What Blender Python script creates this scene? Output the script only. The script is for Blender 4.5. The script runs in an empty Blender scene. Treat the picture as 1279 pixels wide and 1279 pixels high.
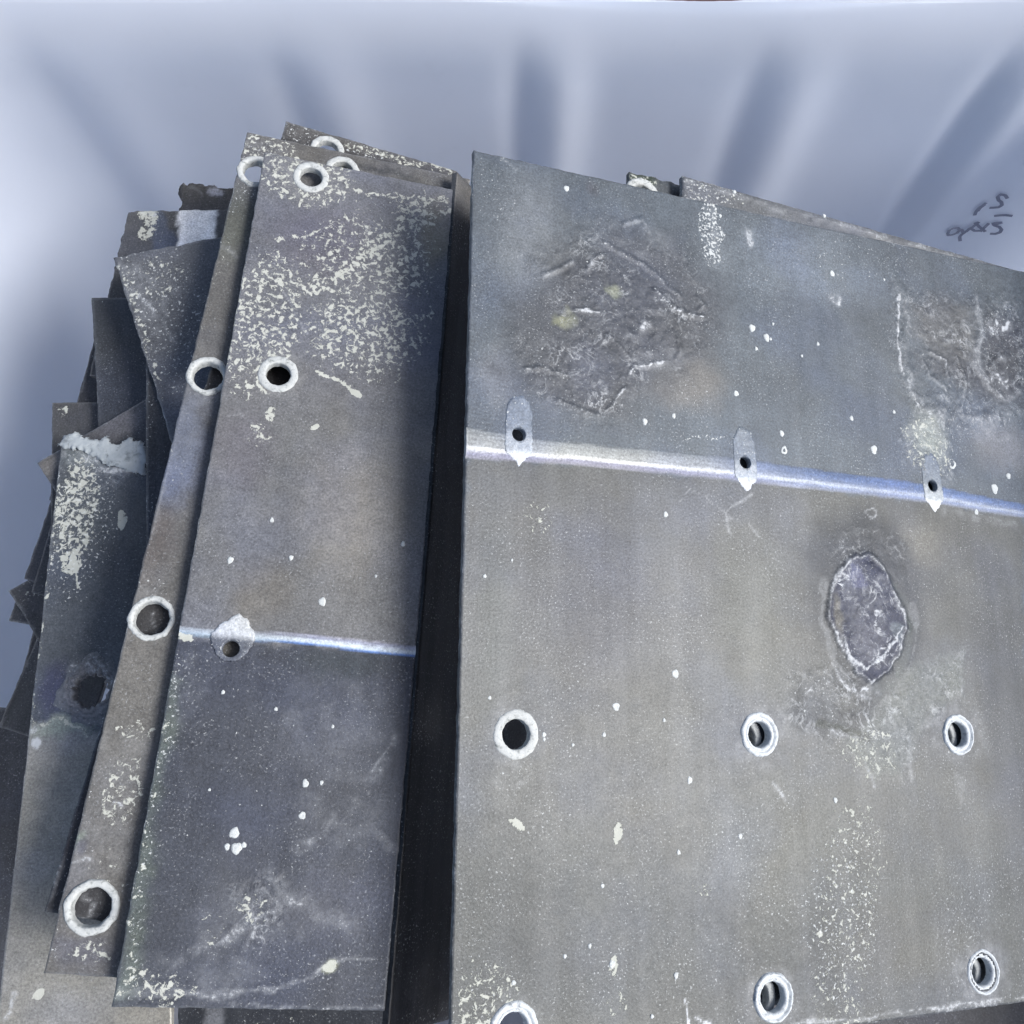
import bpy, bmesh, math, random
import numpy as np
from mathutils import Vector, Matrix

# ------------------------------------------------------------------ camera, sky, sun, exposure
scene = bpy.context.scene
COL = scene.collection
CAM_Z = 1.5
cam_data = bpy.data.cameras.new('camera')
cam_data.sensor_width = 36.0
cam_data.lens = 36.0 * 1070.0 / 1279.0
cam_data.clip_start = 0.01
cam_data.clip_end = 500.0
cam = bpy.data.objects.new('camera', cam_data)
COL.objects.link(cam)
cam.location = (0.0, 0.0, CAM_Z)
cam.rotation_euler = (math.atan2(310.0, 1070.0), 0.0, 0.0)
scene.camera = cam

SUN_EL, SUN_AZ = math.radians(42), math.radians(101)      # azimuth from +Y towards +X
world = bpy.data.worlds.new('World')
scene.world = world
world.use_nodes = True
wn, wl = world.node_tree.nodes, world.node_tree.links
wn.clear()
sky = wn.new('ShaderNodeTexSky')
sky.sky_type = 'NISHITA'
sky.sun_disc = False
sky.sun_elevation = SUN_EL
sky.sun_rotation = SUN_AZ
sky.air_density = 1.0
sky.dust_density = 3.0
sky.ozone_density = 1.0
bg = wn.new('ShaderNodeBackground')
bg.inputs['Strength'].default_value = 0.10
wo = wn.new('ShaderNodeOutputWorld')
wl.new(sky.outputs[0], bg.inputs[0]); wl.new(bg.outputs[0], wo.inputs[0])
sun_data = bpy.data.lights.new('sun', 'SUN')
sun_data.energy = 2.8
sun_data.angle = math.radians(22)
sun_data.color = (0.985, 0.985, 1.0)
sun = bpy.data.objects.new('sun', sun_data)
COL.objects.link(sun)
sd = Vector((math.cos(SUN_EL) * math.sin(SUN_AZ), math.cos(SUN_EL) * math.cos(SUN_AZ), math.sin(SUN_EL)))
sun.rotation_euler = sd.to_track_quat('Z', 'Y').to_euler()
sun.location = (1.5, -0.2, 3.0)
scene.view_settings.view_transform = 'Standard'
scene.view_settings.look = 'None'
scene.view_settings.exposure = 0.88
scene.view_settings.gamma = 1.0
scene.render.engine = 'CYCLES'

rng = np.random.default_rng(7)

# ------------------------------------------------------------------ measured data (metres, plane by plane)
SHEETS = {
 'A': dict(o=[0.00486, 0.22648, 0.91997], u=[0.93901, 0.00956, -0.34375], v=[-0.01004, -0.99843, -0.05519], n=[0.34373, -0.05528, 0.93744], quad=[(-0.0388, -0.2235), (0.6176, -0.2355), (0.6176, 0.4121), (-0.041, 0.4121)], strip=([(-0.0384, -0.0008), (-0.0052, 0.0011), (0.0454, 0.0006), (0.194, -0.003), (0.3843, -0.0009), (0.4927, 0.0064)], [(-0.0379, 0.0228), (-0.005, 0.021), (0.0453, 0.0185), (0.1928, 0.0163), (0.3821, 0.0158), (0.4904, 0.0201)]), scabs=[[(0.2767, 0.0829), (0.2897, 0.0729), (0.3091, 0.0668), (0.3232, 0.0753), (0.3292, 0.0963), (0.3391, 0.1124), (0.3396, 0.1288), (0.329, 0.1486), (0.3153, 0.1617), (0.3007, 0.1702), (0.2873, 0.1624), (0.277, 0.147), (0.2703, 0.1347), (0.2644, 0.1223), (0.2669, 0.103)], [(0.3851, -0.1769), (0.5293, -0.212), (0.5079, -0.0844), (0.4425, -0.0719), (0.3917, -0.0804)], [(0.0329, -0.1323), (0.0569, -0.1542), (0.0955, -0.1481), (0.1243, -0.1381), (0.155, -0.1225), (0.1435, -0.0995), (0.1196, -0.0832), (0.0992, -0.0692), (0.0903, -0.0454), (0.0735, -0.025), (0.0554, -0.0226), (0.0326, -0.031), (0.012, -0.0482), (0.0249, -0.0746), (0.0348, -0.0959), (0.0262, -0.1109)]], drops=[(0.0386, -0.2094, 0.0025), (0.2073, -0.1187, 0.0032), (0.2212, -0.1124, 0.0028), (0.2101, -0.1005, 0.0016), (0.1881, -0.0579, 0.0024), (0.2304, -0.029, 0.0022), (0.2317, -0.0147, 0.0031), (0.3035, -0.0516, 0.002), (0.3248, -0.0261, 0.0034), (0.4119, -0.0228, 0.0041), (0.4781, -0.0186, 0.0027), (0.4593, -0.0047, 0.0038), (0.1036, -0.0231, 0.0022), (0.1292, -0.031, 0.0017), (0.1193, 0.0489, 0.002), (0.1232, 0.1675, 0.0029), (0.0748, 0.1913, 0.0029), (0.0651, 0.2104, 0.0015), (0.1321, 0.2418, 0.0021), (0.0414, 0.2172, 0.0012), (0.2739, -0.1152, 0.0016), (0.2955, -0.1859, 0.0025), (0.2251, -0.1116, 0.0013), (0.2286, -0.126, 0.0012), (0.3508, -0.0636, 0.0017), (0.2581, 0.2584, 0.0018), (0.1212, 0.2896, 0.0015), (0.0624, 0.3081, 0.0014), (0.0349, 0.349, 0.0013), (0.0526, 0.3442, 0.0013), (0.0687, 0.3565, 0.0023), (0.1163, 0.3673, 0.0017), (-0.0002, 0.3615, 0.0016), (0.0201, 0.2104, 0.0016), (0.0202, 0.2135, 0.0011), (0.0974, 0.3903, 0.0014), (0.4339, 0.0191, 0.0022), (0.3542, -0.1911, 0.0019), (0.1971, -0.244, 0.0017), (0.1812, -0.2173, 0.0016), (0.2918, -0.2422, 0.0018), (0.1721, 0.2809, 0.0018), (0.1128, 0.2004, 0.0012), (-0.0191, 0.1866, 0.0013), (0.2561, -0.1013, 0.0013), (-0.024, 0.1049, 0.0014), (-0.0042, 0.0924, 0.0009)], rings=[(0.0, 0.2103, 0.016, 0.0099, 0), (0.193, 0.2103, 0.016, 0.0099, 1), (0.386, 0.2103, 0.016, 0.0099, 2), (0.579, 0.2103, 0.016, 0.0099, 2), (0.0, 0.3879, 0.016, 0.0099, 1), (0.193, 0.3879, 0.016, 0.0099, 2), (0.386, 0.3879, 0.016, 0.0099, 2), (0.579, 0.3879, 0.016, 0.0099, 2)], tabs=[(0.0, 0.0, 0.0052), (0.193, 0.0, 0.0052), (0.386, 0.0, 0.0052), (0.579, 0.0, 0.0052)],
  f=[('p', 'tone', ([(-0.0379, 0.0217), (0.0453, 0.0173), (0.1929, 0.0143), (0.3823, 0.0144), (0.4906, 0.0185), (0.4201, 0.4389), (-0.0523, 0.3885)], 0.0029), (0.12, 0.125, 0.12)),
   ('p', 'tone', ([(-0.0377, 0.0322), (0.2446, 0.0225), (0.2339, 0.1576), (-0.0375, 0.1649)], 0.0361), (0.138, 0.144, 0.146)),
   ('p', 'tone', ([(-0.0558, 0.2796), (0.4619, 0.3011), (0.4374, 0.4408), (-0.0523, 0.3885)], 0.0481), (0.08, 0.087, 0.086)), ('e', 'tone', (0.4406, 0.1854, 0.0417, 0.187, 0, 0.9), (0.088, 0.094, 0.099)),
   ('e', 'tone', (0.0604, 0.1055, 0.0491, 0.0898, 0, 0.9), (0.114, 0.12, 0.131)), ('e', 'tone', (-0.0155, 0.1265, 0.0176, 0.1002, 0, 0.9), (0.128, 0.136, 0.133)),
   ('e', 'tone', (0.1926, 0.1163, 0.0525, 0.0839, 0, 0.9), (0.134, 0.14, 0.131)), ('e', 'tone', (0.3659, 0.0531, 0.0452, 0.0314, 0, 0.9), (0.16, 0.161, 0.148)),
   ('e', 'tone', (0.1961, 0.2791, 0.0869, 0.0642, 0, 0.9), (0.116, 0.122, 0.113)), ('e', 'tone', (0.0259, 0.346, 0.0698, 0.0418, 0, 0.9), (0.086, 0.093, 0.094)),
   ('e', 'tone', (0.3189, 0.3687, 0.0876, 0.0485, 0, 0.9), (0.094, 0.098, 0.091)), ('e', 'tone', (0.1363, -0.0654, 0.0533, 0.0337, 0, 0.9), (0.2, 0.197, 0.188)),
   ('e', 'tone', (0.2614, -0.1885, 0.1111, 0.0464, 0, 0.9), (0.175, 0.205, 0.235)), ('e', 'tone', (0.0062, -0.1574, 0.0413, 0.0729, 0, 0.9), (0.185, 0.205, 0.225)),
   ('e', 'tone', (0.4774, -0.0453, 0.0518, 0.0314, 0, 0.9), (0.22, 0.225, 0.225)), ('e', 'tone', (-0.018, -0.0425, 0.0188, 0.0307, 0, 0.9), (0.2, 0.215, 0.225)),
   ('p', 'tone',
    ([(-0.0063, -0.1017), (0.0262, -0.148), (0.0749, -0.1862), (0.141, -0.1861), (0.1809, -0.1357), (0.1671, -0.0908), (0.1288, -0.0576), (0.0857, -0.0253), (0.0455, -0.0169), (0.0007, -0.0328), (-0.0121, -0.0622)], 0.0224),
    (0.088, 0.096, 0.108)),
   ('p', 'tone',
    ([(0.0329, -0.1323), (0.0569, -0.1542), (0.0955, -0.1481), (0.1243, -0.1381), (0.155, -0.1225), (0.1435, -0.0995), (0.1196, -0.0832), (0.0992, -0.0692), (0.0903, -0.0454), (0.0735, -0.025), (0.0554, -0.0226), (0.0326, -0.031),
      (0.012, -0.0482), (0.0249, -0.0746), (0.0348, -0.0959), (0.0262, -0.1109)],
     0.0083),
    (0.05, 0.056, 0.067)),
   ('p', 'h',
    ([(0.0329, -0.1323), (0.0569, -0.1542), (0.0955, -0.1481), (0.1243, -0.1381), (0.155, -0.1225), (0.1435, -0.0995), (0.1196, -0.0832), (0.0992, -0.0692), (0.0903, -0.0454), (0.0735, -0.025), (0.0554, -0.0226), (0.0326, -0.031),
      (0.012, -0.0482), (0.0249, -0.0746), (0.0348, -0.0959), (0.0262, -0.1109)],
     0.0096),
    0.0004),
   ('p', 'rough',
    ([(0.0329, -0.1323), (0.0569, -0.1542), (0.0955, -0.1481), (0.1243, -0.1381), (0.155, -0.1225), (0.1435, -0.0995), (0.1196, -0.0832), (0.0992, -0.0692), (0.0903, -0.0454), (0.0735, -0.025), (0.0554, -0.0226), (0.0326, -0.031),
      (0.012, -0.0482), (0.0249, -0.0746), (0.0348, -0.0959), (0.0262, -0.1109)],
     0.0152),
    0.75),
   ('e', 'tone', (0.0558, -0.0567, 0.0234, 0.0309, 0, 0.9), (0.068, 0.078, 0.105)), ('e', 'tone', (0.0354, -0.096, 0.0109, 0.0073, 0, 0.8), (0.215, 0.225, 0.145)),
   ('e', 'tone', (0.0774, -0.1292, 0.0094, 0.0068, 0, 0.8), (0.215, 0.225, 0.145)),
   ('p', 'speck',
    ([(-0.0063, -0.1017), (0.0262, -0.148), (0.0749, -0.1862), (0.141, -0.1861), (0.1809, -0.1357), (0.166, -0.0698), (0.1288, -0.0576), (0.0857, -0.0253), (0.0455, -0.0169), (0.0008, -0.0266), (-0.0121, -0.0622)], 0.0197), 0.5),
   ('l', 'powder', ([(0.1161, -0.1345), (0.129, -0.1242), (0.1452, -0.1207), (0.1594, -0.119)], 0.0022, 0.6), 0.9), ('l', 'h', ([(0.1161, -0.1345), (0.129, -0.1242), (0.1452, -0.1207), (0.1594, -0.119)], 0.003, 0.6), 0.0008),
   ('l', 'powder', ([(0.0448, -0.1063), (0.0564, -0.1077), (0.0659, -0.1067)], 0.0014, 0.6), 0.7), ('l', 'h', ([(0.0448, -0.1063), (0.0564, -0.1077), (0.0659, -0.1067)], 0.0021, 0.6), 0.0008),
   ('l', 'powder', ([(0.0703, -0.1682), (0.088, -0.162), (0.1008, -0.1569)], 0.0018, 0.6), 0.75), ('l', 'h', ([(0.0703, -0.1682), (0.088, -0.162), (0.1008, -0.1569)], 0.0026, 0.6), 0.0008),
   ('l', 'powder', ([(0.0189, -0.1316), (0.0329, -0.1384), (0.0431, -0.1466)], 0.0016, 0.6), 0.5), ('l', 'h', ([(0.0189, -0.1316), (0.0329, -0.1384), (0.0431, -0.1466)], 0.0023, 0.6), 0.0008),
   ('l', 'powder', ([(0.005, -0.0516), (0.021, -0.0534), (0.0372, -0.0501)], 0.0013, 0.6), 0.6), ('l', 'h', ([(0.005, -0.0516), (0.021, -0.0534), (0.0372, -0.0501)], 0.0019, 0.6), 0.0008),
   ('l', 'powder', ([(0.0883, -0.0478), (0.0834, -0.0425), (0.0722, -0.0274)], 0.0014, 0.6), 0.7), ('l', 'h', ([(0.0883, -0.0478), (0.0834, -0.0425), (0.0722, -0.0274)], 0.0021, 0.6), 0.0008),
   ('l', 'powder', ([(0.0906, -0.0586), (0.0985, -0.0678), (0.1092, -0.0714), (0.1207, -0.0746)], 0.0014, 0.6), 0.7), ('l', 'h', ([(0.0906, -0.0586), (0.0985, -0.0678), (0.1092, -0.0714), (0.1207, -0.0746)], 0.0021, 0.6), 0.0008),
   ('l', 'powder', ([(0.0942, -0.094), (0.1015, -0.102), (0.1103, -0.109)], 0.0044, 0.6), 0.55), ('l', 'h', ([(0.0942, -0.094), (0.1015, -0.102), (0.1103, -0.109)], 0.0051, 0.6), 0.0008),
   ('l', 'powder', ([(0.0306, -0.0307), (0.0443, -0.0256), (0.0634, -0.0224)], 0.0013, 0.6), 0.6), ('l', 'h', ([(0.0306, -0.0307), (0.0443, -0.0256), (0.0634, -0.0224)], 0.002, 0.6), 0.0008),
   ('l', 'powder', ([(0.103, -0.1566), (0.1246, -0.1452), (0.139, -0.1338)], 0.0014, 0.6), 0.5), ('l', 'h', ([(0.103, -0.1566), (0.1246, -0.1452), (0.139, -0.1338)], 0.0022, 0.6), 0.0008),
   ('l', 'powder', ([(0.0567, -0.1404), (0.0617, -0.1518), (0.0688, -0.1567)], 0.0011, 0.6), 0.5), ('l', 'h', ([(0.0567, -0.1404), (0.0617, -0.1518), (0.0688, -0.1567)], 0.0018, 0.6), 0.0008),
   ('l', 'powder', ([(0.0732, -0.0891), (0.0869, -0.078), (0.0916, -0.0734)], 0.0011, 0.6), 0.5), ('l', 'h', ([(0.0732, -0.0891), (0.0869, -0.078), (0.0916, -0.0734)], 0.0018, 0.6), 0.0008),
   ('l', 'powder', ([(0.0893, -0.1894), (0.104, -0.197), (0.1126, -0.1873)], 0.0018, 0.6), 0.4), ('l', 'h', ([(0.0893, -0.1894), (0.104, -0.197), (0.1126, -0.1873)], 0.0026, 0.6), 0.0008),
   ('l', 'powder', ([(0.1362, -0.0996), (0.1371, -0.086), (0.1339, -0.0786)], 0.0011, 0.6), 0.5), ('l', 'h', ([(0.1362, -0.0996), (0.1371, -0.086), (0.1339, -0.0786)], 0.0018, 0.6), 0.0008),
   ('l', 'powder', ([(0.1541, -0.1366), (0.1615, -0.1322), (0.1551, -0.1253)], 0.0011, 0.6), 0.5), ('l', 'h', ([(0.1541, -0.1366), (0.1615, -0.1322), (0.1551, -0.1253)], 0.0019, 0.6), 0.0008),
   ('p', 'speck', ([(-0.0433, -0.2146), (0.5323, -0.2299), (0.4914, 0.014), (-0.0381, 0.0146)], 0.0132), 0.3), ('p', 'speck', ([(-0.0376, 0.038), (0.4888, 0.0291), (0.422, 0.4274), (-0.0375, 0.3809)], 0.0119), 0.24),
   ('e', 'speck', (0.0447, 0.089, 0.0999, 0.0682, 0, 0.5), 0.3), ('e', 'speck', (0.026, 0.3125, 0.0706, 0.0707, 0, 0.5), 0.36), ('e', 'speck', (0.1725, -0.2003, 0.0138, 0.0412, 0, 0.5), 0.9),
   ('e', 'flake', (0.1743, -0.2044, 0.0097, 0.036, 0, 0.5), 0.42), ('e', 'speck', (0.1526, -0.1024, 0.035, 0.0485, 0, 0.5), 0.45), ('e', 'speck', (-0.019, -0.1894, 0.0305, 0.0506, 0, 0.5), 0.55),
   ('e', 'speck', (0.1488, -0.0503, 0.0318, 0.0215, 0, 0.5), 0.62), ('l', 'speck', ([(0.1308, -0.0148), (0.1561, -0.0165), (0.1799, -0.0187)], 0.005, 0.6), 0.85), ('e', 'speck', (0.0325, 0.0064, 0.0807, 0.0086, 0, 0.5), 0.35),
   ('l', 'powder', ([(-0.0155, -0.2244), (-0.0088, -0.219), (-0.0041, -0.2146)], 0.001, 0.6), 0.6), ('l', 'powder', ([(-0.0041, -0.2146), (0.0005, -0.22), (0.0072, -0.2252)], 0.0008, 0.6), 0.5),
   ('l', 'powder', ([(0.1708, -0.2302), (0.1749, -0.2008), (0.1749, -0.1711)], 0.0057, 0.6), 0.35),
   ('p', 'powder',
    ([(0.0329, -0.1323), (0.0569, -0.1542), (0.0955, -0.1481), (0.1243, -0.1381), (0.155, -0.1225), (0.1435, -0.0995), (0.1196, -0.0832), (0.0992, -0.0692), (0.0903, -0.0454), (0.0735, -0.025), (0.0554, -0.0226), (0.0326, -0.031),
      (0.012, -0.0482), (0.0249, -0.0746), (0.0348, -0.0959), (0.0262, -0.1109)],
     0.011),
    0.16),
   ('e', 'powder', (0.1116, -0.0819, 0.0296, 0.0189, 0, 0.5), 0.22), ('e', 'powder', (0.0326, -0.05, 0.0268, 0.019, 0, 0.5), 0.18), ('e', 'powder', (0.1035, -0.1781, 0.0462, 0.0179, 0, 0.5), 0.2),
   ('l', 'rough', ([(0.0064, -0.1372), (0.0748, -0.1791), (0.1478, -0.1656), (0.1685, -0.1192), (0.1366, -0.0722)], 0.0134, 0.6), 0.55),
   ('l', 'rough', ([(0.0003, -0.077), (0.0197, -0.0355), (0.0654, -0.0195), (0.1004, -0.0601)], 0.011, 0.6), 0.55),
   ('p', 'tone', ([(0.3846, -0.1728), (0.4196, -0.1857), (0.4585, -0.1821), (0.4557, -0.1288), (0.4384, -0.1103), (0.4015, -0.1203), (0.3854, -0.1412)], 0.0137), (0.135, 0.142, 0.148)),
   ('p', 'tone', ([(0.3872, -0.1181), (0.4139, -0.1066), (0.4692, -0.0871), (0.51, -0.0966), (0.5241, -0.1812), (0.4734, -0.1806), (0.4577, -0.1291)], 0.0155), (0.07, 0.076, 0.088)),
   ('p', 'h', ([(0.3851, -0.1769), (0.5293, -0.212), (0.5079, -0.0844), (0.4425, -0.0719), (0.3917, -0.0804)], 0.0138), 0.0004),
   ('p', 'rough', ([(0.3851, -0.1769), (0.5293, -0.212), (0.5079, -0.0844), (0.4425, -0.0719), (0.3917, -0.0804)], 0.0138), 0.7),
   ('l', 'powder', ([(0.3699, -0.1829), (0.378, -0.1565), (0.369, -0.1122), (0.3728, -0.0831), (0.3996, -0.0693), (0.4396, -0.0653), (0.4794, -0.0767), (0.5088, -0.0901)], 0.0063, 0.6), 0.42),
   ('l', 'speck', ([(0.3699, -0.1829), (0.378, -0.1565), (0.369, -0.1122), (0.3728, -0.0831), (0.3996, -0.0693), (0.4396, -0.0653), (0.4794, -0.0767), (0.5088, -0.0901)], 0.0131, 0.6), 0.55),
   ('l', 'h', ([(0.3699, -0.1829), (0.378, -0.1565), (0.369, -0.1122), (0.3728, -0.0831), (0.3996, -0.0693), (0.4396, -0.0653), (0.4794, -0.0767), (0.5088, -0.0901)], 0.0063, 0.6), 0.0008),
   ('l', 'powder', ([(0.4639, -0.1914), (0.4651, -0.1586), (0.4522, -0.125), (0.4645, -0.1086)], 0.0036, 0.6), 0.5), ('l', 'speck', ([(0.4639, -0.1914), (0.4651, -0.1586), (0.4522, -0.125), (0.4645, -0.1086)], 0.0111, 0.6), 0.55),
   ('l', 'h', ([(0.4639, -0.1914), (0.4651, -0.1586), (0.4522, -0.125), (0.4645, -0.1086)], 0.0036, 0.6), 0.0008), ('l', 'powder', ([(0.4327, -0.1252), (0.4376, -0.1046), (0.4297, -0.0763)], 0.0015, 0.6), 0.5),
   ('l', 'speck', ([(0.4327, -0.1252), (0.4376, -0.1046), (0.4297, -0.0763)], 0.0086, 0.6), 0.55), ('l', 'h', ([(0.4327, -0.1252), (0.4376, -0.1046), (0.4297, -0.0763)], 0.0015, 0.6), 0.0008),
   ('l', 'powder', ([(0.3978, -0.1276), (0.4158, -0.121), (0.4172, -0.1032)], 0.0019, 0.6), 0.6), ('l', 'speck', ([(0.3978, -0.1276), (0.4158, -0.121), (0.4172, -0.1032)], 0.0087, 0.6), 0.55),
   ('l', 'h', ([(0.3978, -0.1276), (0.4158, -0.121), (0.4172, -0.1032)], 0.0019, 0.6), 0.0008), ('l', 'powder', ([(0.5141, -0.1461), (0.481, -0.1311), (0.4654, -0.1143)], 0.0044, 0.6), 0.45),
   ('l', 'speck', ([(0.5141, -0.1461), (0.481, -0.1311), (0.4654, -0.1143)], 0.012, 0.6), 0.55), ('l', 'h', ([(0.5141, -0.1461), (0.481, -0.1311), (0.4654, -0.1143)], 0.0044, 0.6), 0.0008),
   ('l', 'powder', ([(0.4666, -0.1025), (0.4851, -0.0932), (0.5071, -0.1043)], 0.004, 0.6), 0.5), ('l', 'speck', ([(0.4666, -0.1025), (0.4851, -0.0932), (0.5071, -0.1043)], 0.0113, 0.6), 0.55),
   ('l', 'h', ([(0.4666, -0.1025), (0.4851, -0.0932), (0.5071, -0.1043)], 0.004, 0.6), 0.0008), ('l', 'powder', ([(0.3684, -0.1778), (0.3619, -0.1296), (0.3648, -0.0993)], 0.0012, 0.6), 0.7),
   ('l', 'speck', ([(0.3684, -0.1778), (0.3619, -0.1296), (0.3648, -0.0993)], 0.008, 0.6), 0.55), ('l', 'h', ([(0.3684, -0.1778), (0.3619, -0.1296), (0.3648, -0.0993)], 0.0012, 0.6), 0.0008),
   ('l', 'powder', ([(0.3877, -0.1221), (0.3947, -0.1038), (0.4141, -0.0942)], 0.0015, 0.6), 0.4), ('l', 'speck', ([(0.3877, -0.1221), (0.3947, -0.1038), (0.4141, -0.0942)], 0.0082, 0.6), 0.55),
   ('l', 'h', ([(0.3877, -0.1221), (0.3947, -0.1038), (0.4141, -0.0942)], 0.0015, 0.6), 0.0008), ('e', 'powder', (0.4888, -0.1684, 0.0194, 0.012, 0, 0.5), 0.85), ('e', 'powder', (0.4807, -0.1101, 0.0157, 0.009, 0, 0.5), 0.98),
   ('e', 'speck', (0.493, -0.1427, 0.0431, 0.0624, 0, 0.5), 0.62), ('e', 'powder', (0.4549, -0.058, 0.0406, 0.0079, 0, 0.5), 0.25), ('e', 'flake', (0.3841, -0.0345, 0.032, 0.0409, 0, 0.5), 0.5),
   ('e', 'powder', (0.3841, -0.0345, 0.0244, 0.0329, 0, 0.5), 0.3), ('e', 'speck', (0.3869, -0.0422, 0.0428, 0.0449, 0, 0.5), 0.6), ('e', 'tone', (0.3874, -0.046, 0.0264, 0.0302, 0, 0.9), (0.28, 0.305, 0.26)),
   ('e', 'speck', (0.315, -0.2056, 0.0553, 0.0306, 0, 0.5), 0.6), ('e', 'powder', (0.295, -0.1611, 0.0081, 0.0101, 0, 0.5), 0.6), ('e', 'powder', (0.2108, -0.201, 0.0051, 0.01, 0, 0.5), 0.6),
   ('e', 'speck', (0.2479, -0.1781, 0.0174, 0.0193, 0, 0.5), 0.3), ('e', 'speck', (0.3504, -0.1983, 0.0145, 0.0081, 0, 0.5), 0.5), ('l', 'speck', ([(0.4298, -0.0173), (0.4554, 0.0024), (0.4901, 0.0216)], 0.0194, 0.6), 0.5),
   ('l', 'powder', ([(0.3966, 0.0224), (0.4429, 0.022), (0.4895, 0.0253)], 0.0055, 0.6), 0.3),
   ('l', 'rough', ([(0.3699, -0.1829), (0.369, -0.1122), (0.3728, -0.0831), (0.3996, -0.0693), (0.4396, -0.0653), (0.4794, -0.0767)], 0.0166, 0.6), 0.8), ('e', 'rough', (0.4871, -0.1377, 0.0386, 0.058, 0, 0.5), 1.0),
   ('e', 'rough', (0.3859, -0.0347, 0.0321, 0.0373, 0, 0.5), 0.7),
   ('p', 'tone', ([(0.2448, 0.0688), (0.2654, 0.0394), (0.3135, 0.0243), (0.3401, 0.0379), (0.3629, 0.0774), (0.3634, 0.1079), (0.3483, 0.161), (0.3085, 0.1869), (0.2782, 0.175), (0.2568, 0.1383), (0.2507, 0.1007)], 0.0142),
    (0.062, 0.068, 0.074)),
   ('p', 'tone',
    ([(0.2767, 0.0829), (0.2897, 0.0729), (0.3091, 0.0668), (0.3232, 0.0753), (0.3292, 0.0963), (0.3391, 0.1124), (0.3396, 0.1288), (0.329, 0.1486), (0.3153, 0.1617), (0.3007, 0.1702), (0.2873, 0.1624), (0.277, 0.147),
      (0.2703, 0.1347), (0.2644, 0.1223), (0.2669, 0.103)],
     0.0032),
    (0.04, 0.047, 0.08)),
   ('p', 'h',
    ([(0.2767, 0.0829), (0.2897, 0.0729), (0.3091, 0.0668), (0.3232, 0.0753), (0.3292, 0.0963), (0.3391, 0.1124), (0.3396, 0.1288), (0.329, 0.1486), (0.3153, 0.1617), (0.3007, 0.1702), (0.2873, 0.1624), (0.277, 0.147),
      (0.2703, 0.1347), (0.2644, 0.1223), (0.2669, 0.103)],
     0.0072),
    0.0013),
   ('p', 'rough',
    ([(0.2767, 0.0829), (0.2897, 0.0729), (0.3091, 0.0668), (0.3232, 0.0753), (0.3292, 0.0963), (0.3391, 0.1124), (0.3396, 0.1288), (0.329, 0.1486), (0.3153, 0.1617), (0.3007, 0.1702), (0.2873, 0.1624), (0.277, 0.147),
      (0.2703, 0.1347), (0.2644, 0.1223), (0.2669, 0.103)],
     0.0048),
    1.0),
   ('e', 'tone', (0.2932, 0.0865, 0.009, 0.01, 0, 0.8), (0.1, 0.11, 0.19)), ('e', 'tone', (0.2728, 0.1155, 0.0048, 0.0193, 0, 0.7), (0.168, 0.167, 0.159)),
   ('e', 'tone', (0.3018, 0.1367, 0.0204, 0.0224, 0, 0.9), (0.085, 0.092, 0.13)),
   ('l', 'powder',
    ([(0.2767, 0.0829), (0.2897, 0.0729), (0.3091, 0.0668), (0.3232, 0.0753), (0.3292, 0.0963), (0.3391, 0.1124), (0.3396, 0.1288), (0.329, 0.1486), (0.3153, 0.1617), (0.3007, 0.1702), (0.2873, 0.1624), (0.277, 0.147),
      (0.2703, 0.1347), (0.2644, 0.1223), (0.2669, 0.103), (0.2767, 0.0829)],
     0.0016, 0.6),
    0.62),
   ('l', 'h',
    ([(0.2767, 0.0829), (0.2897, 0.0729), (0.3091, 0.0668), (0.3232, 0.0753), (0.3292, 0.0963), (0.3391, 0.1124), (0.3396, 0.1288), (0.329, 0.1486), (0.3153, 0.1617), (0.3007, 0.1702), (0.2873, 0.1624), (0.277, 0.147),
      (0.2703, 0.1347), (0.2644, 0.1223), (0.2669, 0.103), (0.2767, 0.0829)],
     0.0024, 0.6),
    0.0008),
   ('l', 'powder', ([(0.2758, 0.1345), (0.2806, 0.1501), (0.2953, 0.161), (0.3125, 0.1504), (0.3367, 0.1256)], 0.0016, 0.6), 0.75),
   ('l', 'h', ([(0.2758, 0.1345), (0.2806, 0.1501), (0.2953, 0.161), (0.3125, 0.1504), (0.3367, 0.1256)], 0.0016, 0.6), 0.0008),
   ('l', 'powder', ([(0.2644, 0.1568), (0.2767, 0.1738), (0.2918, 0.1797), (0.3011, 0.1821)], 0.0019, 0.6), 0.55), ('l', 'powder', ([(0.2855, 0.0824), (0.2827, 0.0956), (0.2869, 0.1019)], 0.0025, 0.6), 0.4),
   ('l', 'tone', ([(0.3412, 0.1156), (0.3464, 0.1285), (0.3419, 0.145), (0.3272, 0.1646)], 0.0021, 0.6), (0.12, 0.14, 0.13)), ('e', 'speck', (0.3019, 0.1206, 0.0372, 0.0481, 0, 0.5), 0.42),
   ('e', 'powder', (0.3018, 0.1367, 0.0213, 0.023, 0, 0.5), 0.22), ('e', 'powder', (0.2964, 0.1112, 0.0246, 0.0387, 0, 0.5), 0.22), ('e', 'powder', (0.317, 0.0937, 0.0067, 0.0147, 0, 0.5), 0.4),
   ('e', 'powder', (0.2917, 0.1016, 0.0114, 0.0145, 0, 0.5), 0.25), ('l', 'tone', ([(0.3338, 0.0927), (0.345, 0.1121), (0.3448, 0.1351), (0.3288, 0.1646), (0.3029, 0.1796)], 0.0051, 0.6), (0.09, 0.1, 0.1)),
   ('l', 'powder', ([(0.3505, 0.1085), (0.3524, 0.1348), (0.3367, 0.1676), (0.3085, 0.1869)], 0.0034, 0.6), 0.3), ('l', 'powder', ([(0.2623, 0.0936), (0.2579, 0.1257), (0.2662, 0.1536), (0.2799, 0.1737)], 0.0035, 0.6), 0.34),
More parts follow.
